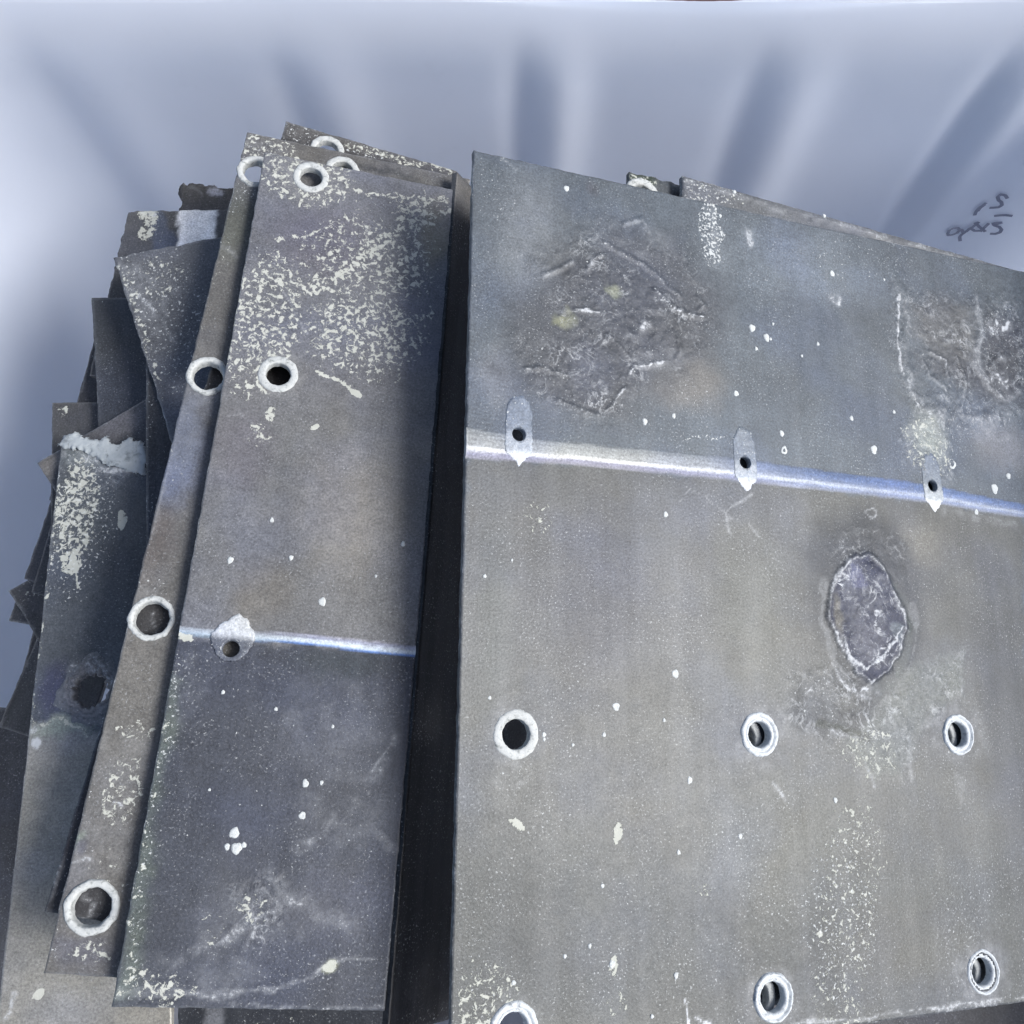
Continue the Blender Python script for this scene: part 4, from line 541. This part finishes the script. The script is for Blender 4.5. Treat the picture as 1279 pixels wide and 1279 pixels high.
def plastic_material():
    m, nt = nodes_of('white_plastic'); T = NT(nt); vec = coords(T, 2)
    n1 = T.noise(vec, 3.5, 4, .55); n2 = T.noise(vec, 40, 5, .6)
    col = T.mix(T.ramp(n1, .35, .7), (.755, .785, .83), (.81, .83, .865))
    col = T.mix(T.math('MULTIPLY', T.ramp(n2, .62, .8), .18), col, (.50, .51, .52))
    sc = T.n('ShaderNodeMapping'); sc.inputs['Scale'].default_value = (90, 90, 16); T.link(vec, sc.inputs['Vector'])
    col = T.mix(T.math('MULTIPLY', T.ramp(T.noise(sc.outputs[0], 1, 3, .5), .73, .80), .5), col, (.86, .88, .9))
    b = T.n('ShaderNodeBsdfPrincipled'); T.link(col, b.inputs['Base Color'])
    b.inputs['Roughness'].default_value = .42; b.inputs['Specular IOR Level'].default_value = .4
    tr = T.n('ShaderNodeBsdfTranslucent'); tr.inputs['Color'].default_value = (.82, .87, .95, 1)
    mx = T.n('ShaderNodeMixShader'); mx.inputs[0].default_value = .58
    T.link(b.outputs[0], mx.inputs[1]); T.link(tr.outputs[0], mx.inputs[2])
    bp = T.n('ShaderNodeBump'); bp.inputs['Strength'].default_value = .12; bp.inputs['Distance'].default_value = .002
    T.link(T.noise(vec, 55, 4, .55), bp.inputs['Height']); T.link(bp.outputs[0], b.inputs['Normal'])
    o = T.n('ShaderNodeOutputMaterial'); T.link(mx.outputs[0], o.inputs[0])
    return m
def plain_material(name, c0, c1, scale, rough):
    return chalk_material(name, c0, c1, scale, dirt=tuple(x * .6 for x in c0), dirt_amt=.5, rough=rough, bump=.5)

M_PLASTIC = plastic_material()
M_RING = chalk_material('white_oxide_ring', (.34, .37, .385), (.53, .555, .565), 200, dirt=(.13, .145, .16), dirt_amt=.85)
M_RING_OLD = chalk_material('grey_oxide_ring', (.27, .285, .28), (.46, .475, .465), 200, dirt=(.12, .13, .125), dirt_amt=.85)
M_DROP = chalk_material('white_spatter', (.33, .35, .345), (.52, .545, .54), 700, dirt=(.17, .18, .18), dirt_amt=.7)
M_CRUST = chalk_material('white_crust', (.15, .175, .19), (.40, .43, .44), 100, dirt=(.09, .105, .115), dirt_amt=.85, bump=.7)
M_TORN = chalk_material('torn_scale', (.10, .105, .115), (.34, .345, .35), 180, dirt=(.05, .05, .06), dirt_amt=.8, bump=1.0)
M_INK = plain_material('faded_ink', (.15, .16, .23), (.30, .31, .38), 300, .6)
M_GROUND = plain_material('red_brown_ground', (.050, .022, .026), (.085, .045, .045), 12, .9)

# ------------------------------------------------------------------ object helpers
def link_mesh(name, verts, faces, mat, parent=None, smooth_=True, colors=None):
    me = bpy.data.meshes.new(name)
    me.from_pydata([tuple(v) for v in verts], [], [tuple(f) for f in faces])
    if smooth_: me.polygons.foreach_set('use_smooth', np.ones(len(me.polygons), bool))
    me.materials.append(mat)
    if colors:
        for nm, arr in colors.items():
            a = me.attributes.new(nm, 'FLOAT_COLOR', 'POINT')
            a.data.foreach_set('color', np.ascontiguousarray(arr, np.float32).ravel())
    me.update()
    ob = bpy.data.objects.new(name, me); COL.objects.link(ob)
    if parent is not None: ob.parent = parent
    return ob
def compact(verts, faces, cols):
    """keep only the vertices that the faces use"""
    used = np.unique(faces); remap = np.full(len(verts), -1); remap[used] = np.arange(len(used))
    return verts[used], remap[faces], {k: c[used] for k, c in cols.items()}

def bilinear(q, s, t):
    p = np.array(q)                                # TL TR BR BL
    return (p[0] * ((1 - s) * (1 - t))[..., None] + p[1] * (s * (1 - t))[..., None] + p[2] * (s * t)[..., None] + p[3] * ((1 - s) * t)[..., None])

def build_sheet(key, label, part_labels=()):
    S = SHEETS[key]; q = [np.array(p) for p in S['quad']]
    res = RES.get(key, .005); th = S.get('th', .005)
    nu = max(6, int(max(np.linalg.norm(q[1] - q[0]), np.linalg.norm(q[2] - q[3])) / res))
    nv = max(6, int(max(np.linalg.norm(q[3] - q[0]), np.linalg.norm(q[2] - q[1])) / res))
    s, t = np.meshgrid(np.linspace(0, 1, nu + 1), np.linspace(0, 1, nv + 1))
    UV = bilinear(q, s, t); U, V = UV[..., 0], UV[..., 1]
    so = sum(ord(c) for c in key)
    # slightly nicked outline
    nick = {'J': .006, 'H': .0016, 'I': .0016, 'A3': .002}.get(key, .0007)
    edge = (np.minimum.reduce([s, 1 - s, t, 1 - t]) < 1e-6)
    U = U + np.where(edge, (fbm(U * 130 + so, V * 130, 3) - .5) * 2 * nick, 0)
    V = V + np.where(edge, (fbm(U * 130 + 40 + so, V * 130, 3) - .5) * 2 * nick, 0)
    if key == 'B':                                  # rounded near top corner
        pass
    ch, tone = fields(S, key, U, V)
    H = ch['h'] + (fbm(U * 5 + so, V * 5, 2) - .5) * .0016
    T = None
    if 'strip' in S:                                # bent line with white and blue bands set in its tone
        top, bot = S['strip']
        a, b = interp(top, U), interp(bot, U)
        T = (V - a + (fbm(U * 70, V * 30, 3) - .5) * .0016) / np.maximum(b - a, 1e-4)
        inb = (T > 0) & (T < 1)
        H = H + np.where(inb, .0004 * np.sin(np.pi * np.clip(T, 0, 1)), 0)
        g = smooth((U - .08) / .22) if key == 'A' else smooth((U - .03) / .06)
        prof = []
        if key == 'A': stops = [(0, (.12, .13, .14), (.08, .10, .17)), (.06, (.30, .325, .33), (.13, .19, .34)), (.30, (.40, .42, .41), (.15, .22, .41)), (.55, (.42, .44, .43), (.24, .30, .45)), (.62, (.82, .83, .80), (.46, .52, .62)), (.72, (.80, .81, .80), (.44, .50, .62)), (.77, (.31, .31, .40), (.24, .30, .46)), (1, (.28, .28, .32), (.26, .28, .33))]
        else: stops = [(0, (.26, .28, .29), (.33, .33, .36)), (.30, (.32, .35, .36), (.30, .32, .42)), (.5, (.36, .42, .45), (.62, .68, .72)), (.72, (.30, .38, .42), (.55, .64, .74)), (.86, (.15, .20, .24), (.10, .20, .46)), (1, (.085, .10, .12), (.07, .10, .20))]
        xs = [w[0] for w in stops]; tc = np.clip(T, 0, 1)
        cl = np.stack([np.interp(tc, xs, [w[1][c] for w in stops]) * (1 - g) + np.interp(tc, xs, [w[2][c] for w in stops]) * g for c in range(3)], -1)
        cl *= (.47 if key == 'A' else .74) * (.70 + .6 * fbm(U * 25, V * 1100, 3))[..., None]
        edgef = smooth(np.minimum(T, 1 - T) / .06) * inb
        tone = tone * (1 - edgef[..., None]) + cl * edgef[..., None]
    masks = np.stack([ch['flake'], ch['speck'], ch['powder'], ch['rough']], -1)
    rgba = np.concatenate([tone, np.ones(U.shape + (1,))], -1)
    idx = np.arange(U.size).reshape(U.shape)
    top_v = np.stack([U, -V, H], -1).reshape(-1, 3)
    bot_v = np.stack([U, -V, np.minimum(H * 0 - th, H - th)], -1).reshape(-1, 3)
    N = len(top_v)
    verts = np.concatenate([top_v, bot_v])
    cols = dict(tone=np.concatenate([rgba.reshape(-1, 4)] * 2), mask=np.concatenate([masks.reshape(-1, 4)] * 2))
    f = np.stack([idx[1:, :-1], idx[1:, 1:], idx[:-1, 1:], idx[:-1, :-1]], -1).reshape(-1, 4)
    cu, cv = U.reshape(-1)[f].mean(1), V.reshape(-1)[f].mean(1)
    keep = np.ones(len(f), bool)
    for r in S.get('rings', []): keep &= np.hypot(cu - r[0], cv - r[1]) > (r[2] + r[3]) * .5 - .0004
    for r in S.get('tabs', []): keep &= np.hypot(cu - r[0], cv - r[1]) > r[2] + .0016
    for r in S.get('plain', []): keep &= np.hypot(cu - r[0], cv - r[1]) > r[2]
    for r in S.get('torn', []): keep &= np.hypot(cu - r[0], cv - r[1]) > r[2] + .003
    f, cu, cv = f[keep], cu[keep], cv[keep]
    # rim of the kept region -> side walls
    e = np.concatenate([f[:, [0, 1]], f[:, [1, 2]], f[:, [2, 3]], f[:, [3, 0]]])
    es = np.sort(e, 1); k = es[:, 0].astype(np.int64) * (2 * N) + es[:, 1]
    _, inv, cnt = np.unique(k, return_inverse=True, return_counts=True)
    be = e[cnt[inv] == 1]
    sides = np.stack([be[:, 1], be[:, 0], be[:, 0] + N, be[:, 1] + N], -1)
    bottom = f[:, ::-1] + N
    part = np.zeros(len(f), int)
    names = ['']
    if T is not None:
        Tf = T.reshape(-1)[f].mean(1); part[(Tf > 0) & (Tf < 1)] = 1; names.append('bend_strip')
    for poly in S.get('scabs', []):
        names.append('corroded_blister'); part[inside(cu, cv, poly)] = len(names) - 1
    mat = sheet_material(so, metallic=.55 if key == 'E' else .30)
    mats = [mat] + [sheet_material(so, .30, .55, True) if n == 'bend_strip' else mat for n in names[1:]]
    v2, f2, c2 = compact(verts, np.concatenate([f[part == 0], bottom, sides]), cols)
    root = link_mesh('metal_plate', v2, f2, mat, None, True, c2)
    root.data.polygons.foreach_set('use_smooth', np.concatenate([np.ones(len(f2) - len(sides), bool), np.zeros(len(sides), bool)]))
    u, v, n = (np.array(S[x]) for x in 'uvn')
    R = Matrix(((u[0], -v[0], n[0], S['o'][0]), (u[1], -v[1], n[1], S['o'][1]), (u[2], -v[2], n[2], S['o'][2]), (0, 0, 0, 1)))
    root.matrix_world = R
    root['label'] = label; root['category'] = 'metal plate'; root['group'] = 'scrap metal plates heaped in the tub'
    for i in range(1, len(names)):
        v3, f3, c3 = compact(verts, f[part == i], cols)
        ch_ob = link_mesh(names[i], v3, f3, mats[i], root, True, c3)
        if names[i] == 'corroded_blister' and part_labels: ch_ob['label'] = part_labels[(i - (2 if T is not None else 1)) % len(part_labels)]
    for r in S.get('rings', []): ring(root, *r)
    for r in S.get('tabs', []): tab(root, key, r, mat, S)
    if 'drops' in S: droplets(root, S['drops'])
    return root

def lathe(prof, seg, cu, cv, wob, seed, squash=1.0):
    vs, fs = [], []
    for j, (r, h) in enumerate(prof):
        for i in range(seg):
            a = 2 * math.pi * i / seg
            k = 1 + wob * (float(vnoise(np.array(6 * math.cos(a) + seed * 7.1 + j * .3), np.array(6 * math.sin(a) + 30))) - .5) * 2
            hh = h + wob * .006 * (float(vnoise(np.array(9 * math.cos(a) + seed * 3.3), np.array(9 * math.sin(a) + j))) - .5)
            vs.append((cu + r * k * math.cos(a), -cv + r * k * math.sin(a), hh))
    for j in range(len(prof) - 1):
        for i in range(seg):
            k = (i + 1) % seg
            fs.append((j * seg + i, j * seg + k, (j + 1) * seg + k, (j + 1) * seg + i))
    return vs, fs
_ring_seed = [0]
def ring(root, cu, cv, R, r, kind):
    _ring_seed[0] += 1
    if kind == 0: prof = [(R * 1.03, -.0006), (R, .0004), (R * .93, .0010), (r * 1.16, .0010), (r * 1.03, .0006), (r, 0), (r, -.006)]
    elif kind == 1: prof = [(R * 1.03, -.0006), (R, .0006), (R * .95, .0016), (R * .82, .0016), (R * .79, .0004), (R * .74, .0004), (R * .72, .0010), (r * 1.04, .0008), (r * .97, -.0004), (r * .94, -.002), (r * .9, -.006)]
    elif kind == 2: prof = [(R * 1.03, -.0006), (R, .0006), (R * .96, .0018), (R * .89, .0015), (R * .85, .0001), (R * .77, .0001), (R * .74, .0006), (r * 1.07, -.0002), (r, -.0014), (r, -.006)]
    else: prof = [(R * 1.03, -.0006), (R, .0008), (R * .96, .0014), (r * 1.16, .0013), (r * 1.08, .0004), (r * 1.05, -.002), (r, -.006)]
    vs, fs = lathe(prof, 56, cu, cv, .035 if kind != 3 else .045, _ring_seed[0])
    link_mesh('hole_ring', vs, fs, M_RING if kind in (1, 2) else M_RING_OLD, root)
def tab(root, key, r, mat, S):
    cu, cv, r0 = r
    if key == 'A': poly = [(-.0105, -.010), (-.0102, -.018), (-.0072, -.0255), (-.0028, -.0305), (.0028, -.0310), (.0076, -.0250), (.0103, -.017), (.0105, -.008), (.0106, .0125), (.0052, .0185), (.0004, .0238), (-.0048, .0188), (-.0106, .0128)]
    else: poly = [(-.015, -.010), (-.008, -.018), (.001, -.025), (.009, -.020), (.0155, -.010), (.014, -.004), (.010, .004), (.004, .0085), (-.004, .0085), (-.010, .004), (-.0145, -.004)]
    seg = 96; fr = [0, 0, .12, .3, .5, .7, .88, 1.0, 1.02]; hs = [-.005, .0004, .0005, .0005, .0005, .0005, .0004, .0003, -.0004]
    vs, fs, tn, mk = [], [], [], []
    for j in range(len(fr)):
        for i in range(seg):
            a = 2 * math.pi * i / seg; dx, dy = math.cos(a), math.sin(a); best = .03
            for (x1, y1), (x2, y2) in zip(poly, poly[1:] + poly[:1]):
                ex, ey = x2 - x1, y2 - y1; den = dx * ey - dy * ex
                if abs(den) < 1e-9: continue
                tt = (x1 * ey - y1 * ex) / den; ss = (x1 * dy - y1 * dx) / den
                if tt > 0 and -1e-6 <= ss <= 1 + 1e-6: best = min(best, tt)
            best *= 1 + .20 * (float(fbm(np.array(a * 9.0 + cu * 50), np.array(3.3), 3)) - .5)
            rad = r0 + (best - r0) * fr[j]; x, y = dx * rad, dy * rad
            hb = 0.0
            if 'strip' in S:
                a0, b0 = float(interp(S['strip'][0], cu + x)), float(interp(S['strip'][1], cu + x)); tq = (cv + y - a0) / (b0 - a0)
                if 0 < tq < 1: hb = .0004 * math.sin(math.pi * tq)
            vs.append((cu + x, -(cv + y), hs[j] + hb))
            if key == 'A':
                w = min(max((y + .003) / .006, 0), 1); tip = min(max((y - .0125) / .003, 0), 1)
                c = np.array((.098, .116, .135)) * (1 - w) + np.array((.20, .222, .235)) * w; c = c * (1 - tip) + np.array((.46, .475, .48)) * tip
            else:
                w = min(max((-y - .006) / .004, 0), 1); c = np.array((.055, .062, .075)) * (1 - w) + np.array((.36, .378, .385)) * w
            tn.append((*c, 1)); mk.append((.1, .6, .15 + .35 * w, .3))
    for j in range(len(fr) - 1):
        for i in range(seg):
            k = (i + 1) % seg; fs.append((j * seg + i, (j + 1) * seg + i, (j + 1) * seg + k, j * seg + k))
    link_mesh('hole_tab', vs, fs, mat, root, True, dict(tone=np.array(tn), mask=np.array(mk)))
def droplets(root, lst):
    vs, fs = [], []; rr = random.Random(4)
    for cu, cv, r in lst:
        b = len(vs); n = 14; el = rr.uniform(1.0, 1.35); an = rr.uniform(1.2, 1.9); hol = rr.random() < .35 and r > .002
        for rad, h in ((1.0, -.0003), (.9, .00025), (.55, .0004 if not hol else .0002), (.18, .00045 if not hol else .0)):
            for i in range(n):
                a = 2 * math.pi * i / n; k = rad * r * (1 + .10 * math.sin(3 * a + cu * 900) + .07 * math.sin(5 * a + cv * 700))
                x, y = k * math.cos(a) * el, k * math.sin(a)
                vs.append((cu + x * math.cos(an) - y * math.sin(an), -cv + x * math.sin(an) + y * math.cos(an), h))
        for j in range(3):
            for i in range(n):
                q = (i + 1) % n; fs.append((b + j * n + i, b + j * n + q, b + (j + 1) * n + q, b + (j + 1) * n + i))
        fs.append(tuple(b + 3 * n + i for i in range(n)))
    o = link_mesh('white_spatter', vs, fs, M_DROP, root); o['kind'] = 'stuff'

# ------------------------------------------------------------------ ground and tub
g = link_mesh('ground', [(-40, -40, 0), (40, -40, 0), (40, 40, 0), (-40, 40, 0)], [(0, 1, 2, 3)], M_GROUND); g['kind'] = 'structure'

X0, X1, Y0, Y1, RAD, RIM = -.60, .69, -.44, .605, .17, .938
def perimeter(n_straight=90, n_arc=26):
    pts = []
    def line(a, b, n):
        for i in range(n): t = i / n; pts.append((a[0] + (b[0] - a[0]) * t, a[1] + (b[1] - a[1]) * t))
    def arc(cx, cy, a0, n):
        for i in range(n): a = math.radians(a0 + 90 * i / n); pts.append((cx + RAD * math.cos(a), cy + RAD * math.sin(a)))
    line((X0 + RAD, Y0), (X1 - RAD, Y0), n_straight); arc(X1 - RAD, Y0 + RAD, -90, n_arc)
    line((X1, Y0 + RAD), (X1, Y1 - RAD), n_straight); arc(X1 - RAD, Y1 - RAD, 0, n_arc)
    line((X1 - RAD, Y1), (X0 + RAD, Y1), n_straight * 2); arc(X0 + RAD, Y1 - RAD, 90, n_arc)
    line((X0, Y1 - RAD), (X0, Y0 + RAD), n_straight); arc(X0 + RAD, Y0 + RAD, 180, n_arc)
    return np.array(pts)
PER = perimeter(); NP = len(PER)
tang = np.roll(PER, -1, 0) - np.roll(PER, 1, 0); tang /= np.linalg.norm(tang, axis=1)[:, None]
OUT = np.stack([tang[:, 1], -tang[:, 0]], 1)
RIBX = (-.395, -.178, .036, .258, .472)
RIB_SHAPE = {-.395: (.35, .034), -.178: (.60, .030), .036: (.95, .024), .258: (.80, .029), .472: (1.1, .022)}
def rib_profile(x, d):
    amp, wd = RIB_SHAPE[x]
    return amp * (.0085 * np.exp(-((d - .010) / wd) ** 2) - .0045 * np.exp(-((d + .6 * wd + .016) / (.6 * wd)) ** 2))
def rib_bump(z):
    b = np.zeros(NP)
    back = np.abs(PER[:, 1] - Y1) < .05
    for x in RIBX:
        d = PER[:, 0] - x
        b += np.where(back, rib_profile(x, d), 0)
    for y in (-.2, .02, .24):
        d = PER[:, 1] - y
        b += np.where(PER[:, 0] < X0 + .02, .007 * np.exp(-(d / .03) ** 2), 0) + np.where(PER[:, 0] > X1 - .02, .014 * np.exp(-(d / .022) ** 2), 0)
    return b * float(smooth(np.array((RIM - .020 - z) / .11))) * float(smooth(np.array((z - .05) / .1)))
def tub_shell():
    vs, fs = [], []
    rows = []
    zs = list(np.linspace(.02, RIM - .09, 32)) + list(np.linspace(RIM - .085, RIM - .014, 16))
    rows.append([(p[0] * .2, p[1] * .2, .012) for p in PER])
    rows.append([(p[0] - o[0] * .02, p[1] - o[1] * .02, .013) for p, o in zip(PER, OUT)])
    for z in zs:
        b = rib_bump(z) - .0105 * max(0.0, (z - RIM + .085) / .071) ** 2.6 + .0015 * (vnoise(np.arange(NP) * .06, np.full(NP, z * 14)) - .5)
        rows.append([(p[0] - o[0] * k, p[1] - o[1] * k, z) for p, o, k in zip(PER, OUT, b)])
    wob = (vnoise(np.arange(NP) * .05, np.full(NP, 2.2)) - .5) * .004 - np.where(PER[:, 1] > .5, .0165 * np.exp(-((PER[:, 0] - .17) / .17) ** 2), 0) + (vnoise(np.arange(NP) * .9, np.full(NP, 5.2)) - .5) * .0008
    for off, dz in ((.0125, -.009), (.0138, -.0055), (.0150, -.003), (.0170, -.0022), (.0185, -.004), (.0195, -.008), (.0195, -.03), (.0180, -.032), (.010, -.048)):
        rows.append([(p[0] + o[0] * off, p[1] + o[1] * off, RIM + dz + w) for p, o, w in zip(PER, OUT, wob)])
    for z in (RIM - .08, .5, .01): rows.append([(p[0] + o[0] * .006, p[1] + o[1] * .006, z) for p, o in zip(PER, OUT)])
    n_lip = len(rows) - 12
    for r in rows: vs += r
    body, lip = [], []
    for j in range(len(rows) - 1):
        tgt = lip if n_lip - 1 <= j < len(rows) - 4 else body
        for i in range(NP):
            k = (i + 1) % NP; tgt.append((j * NP + k, j * NP + i, (j + 1) * NP + i, (j + 1) * NP + k))
    body.append(tuple(range(NP)))
    V = np.array(vs)
    root = bpy.data.objects.new('plastic_tub', None); COL.objects.link(root)
    root['label'] = 'large white ribbed plastic tub holding the heap of plates'; root['category'] = 'tub'
    def sub(name, faces):
        used = sorted({i for f in faces for i in f}); mp = {a: b for b, a in enumerate(used)}
        return link_mesh(name, V[used], [tuple(mp[i] for i in f) for f in faces], M_PLASTIC, root)
    sub('tub_wall', body); sub('tub_rim', lip)
    return root
tub = tub_shell()

def wall_y(x, z):
    b = 0.0
    for rx in RIBX:
        b += float(rib_profile(rx, np.array(x - rx)))
    return Y1 - b
def corner_y(x):
    if x <= X1 - RAD: return Y1
    d = x - (X1 - RAD); return Y1 - RAD + math.sqrt(max(RAD * RAD - d * d, 0))
vs, fs = [], []
for stroke in HANDWRITING:
    pts = []
    for (ax, az), (bx, bz) in zip(stroke[:-1], stroke[1:]):
        for k in range(4): pts.append((ax + (bx - ax) * k / 4, az + (bz - az) * k / 4))
    pts.append(stroke[-1]); base = len(vs)
    for i, (x, z) in enumerate(pts):
        a = pts[max(i - 1, 0)]; c = pts[min(i + 1, len(pts) - 1)]; tx, tz = c[0] - a[0], c[1] - a[1]; L = math.hypot(tx, tz) or 1
        w = .0019
        for sgn in (-1, 1):
            xx, zz = x - sgn * tz / L * w, z + sgn * tx / L * w
            vs.append((xx, min(wall_y(xx, zz), corner_y(xx)) - .0022, zz))
    for i in range(len(pts) - 1): fs.append((base + 2 * i, base + 2 * i + 1, base + 2 * i + 3, base + 2 * i + 2))
link_mesh('handwriting', vs, fs, M_INK, tub, False)

# ------------------------------------------------------------------ the plates, top of the heap last
LABELS = dict(
    A='largest grey plate on top at right, with white ringed holes and an eye-shaped blister',
    B='narrow plate beside the dark gap, pale flakes above and blue-black below its bend',
    C='brownish plate strip with a row of ringed holes just under the flaked narrow plate',
    D='spotted plate whose top corner peeks out behind the two ringed narrow plates',
    E='plate sloping down steeply in the gap beside the largest plate, its shade painted in as near-black',
    A2='plate edge poking out along the top right edge of the largest plate',
    A3='small mossy plate corner peeking above the middle of the largest plate',
    H='speckled dark plate with a slanting left edge beside the brownish strip',
    L='narrow dark plate sliver between the slanting speckled plate and the crusted plate',
    F='dark plate at left with white crust on its top edge and a torn hole',
    O='turned plate whose pointed corner sticks out left behind the crusted plate',
    K='plain dark plate with square top corner left of the slanting speckled plate',
    I='plate with a white painted patch on its top edge above the speckled plate',
    J='brown jagged plate top standing highest at the back of the left heap',
    N='small plain plate with a square corner above the turned plate',
    M='dark sloping plate edge just left of the plain dark square-topped plate',
    P='thin dark plate edge leaning out left below the turned plate',
    P2='second thin plate edge lying just right of the leaning dark edge',
    Q='dark plate corner pointing left halfway down beside the crusted plate',
    R='small plate corner showing just below the left-pointing dark corner',
    S='lowest grey-brown plate corner at the left edge of the heap',
    S2='thin slanting plate edge just above the lowest left plate corner',
    U1='dark plate showing below the bottom edge of the flaked narrow plate',
    V1='shaded grey plate lying under the bottom right edge of the largest plate',
    W1='dim plate deep in the tub at the lower left')
roots = {}
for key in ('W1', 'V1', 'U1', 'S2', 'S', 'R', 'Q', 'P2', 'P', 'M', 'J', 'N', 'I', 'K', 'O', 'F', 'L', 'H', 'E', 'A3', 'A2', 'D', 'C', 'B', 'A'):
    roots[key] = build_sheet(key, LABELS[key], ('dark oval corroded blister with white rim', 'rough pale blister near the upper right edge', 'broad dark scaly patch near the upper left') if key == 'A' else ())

# crusted top edge and torn hole of the crusted plate
def crust(root, poly):
    p = np.array(poly); lo, hi = p.min(0) - .002, p.max(0) + .002; st = .0011
    us, vv = np.arange(lo[0], hi[0], st), np.arange(lo[1], hi[1], st)
    U, V = np.meshgrid(us, vv)
    wu = (fbm(U * 190, V * 190, 4) - .5) * .010; wv = (fbm(U * 190 + 9, V * 190, 4) - .5) * .010
    pl = [tuple(x) for x in poly]
    d = seg_dist(U + wu, V + wv, pl + [pl[0]]); d = np.where(inside(U + wu, V + wv, pl), d, -d)
    d = d * (0.5 + 1.2 * fbm(U * 90, V * 90 + 7, 3))
    H = .0004 + np.minimum(np.maximum(d, 0) * .8, .0026) * (.15 + 1.5 * fbm(U * 75, V * 75 + 3, 4))
    H = np.where(d < .0004, -.002, H)
    idx = np.arange(U.size).reshape(U.shape)
    f = np.stack([idx[1:, :-1], idx[1:, 1:], idx[:-1, 1:], idx[:-1, :-1]], -1).reshape(-1, 4)
    f = f[(d.reshape(-1)[f] > -.0003).all(1)]
    v, f, _ = compact(np.stack([U, -V, H], -1).reshape(-1, 3), f, {})
    link_mesh('white_crust', v, f, M_CRUST, root)
crust(roots['F'], SHEETS['F']['crust'])
cu, cv, r = SHEETS['F']['torn'][0]
prof = [(r * 2.1, -.0006), (r * 1.95, .0003), (r * 1.75, .0007), (r * 1.6, .0003), (r * 1.45, .0012), (r * 1.32, .0006), (r * 1.20, .0015), (r * 1.08, .0010), (r, -.0004), (r * .98, -.003), (r * .97, -.006)]
vs, fs = lathe(prof, 96, cu, cv, .17, 5)
prow = np.repeat(np.arange(len(prof)), 96)
tn = np.array([(.10, .11, .118), (.10, .11, .118), (.13, .135, .14), (.09, .095, .10), (.19, .19, .19), (.10, .10, .105), (.20, .195, .19), (.13, .13, .13), (.06, .06, .065), (.04, .04, .045), (.04, .04, .045)])[prow] * .75
link_mesh('torn_rim', vs, fs, roots['F'].data.materials[0], roots['F'], True, dict(tone=np.c_[tn, np.ones(len(tn))], mask=np.tile((.18, .55, .36, 1.0), (len(tn), 1))))
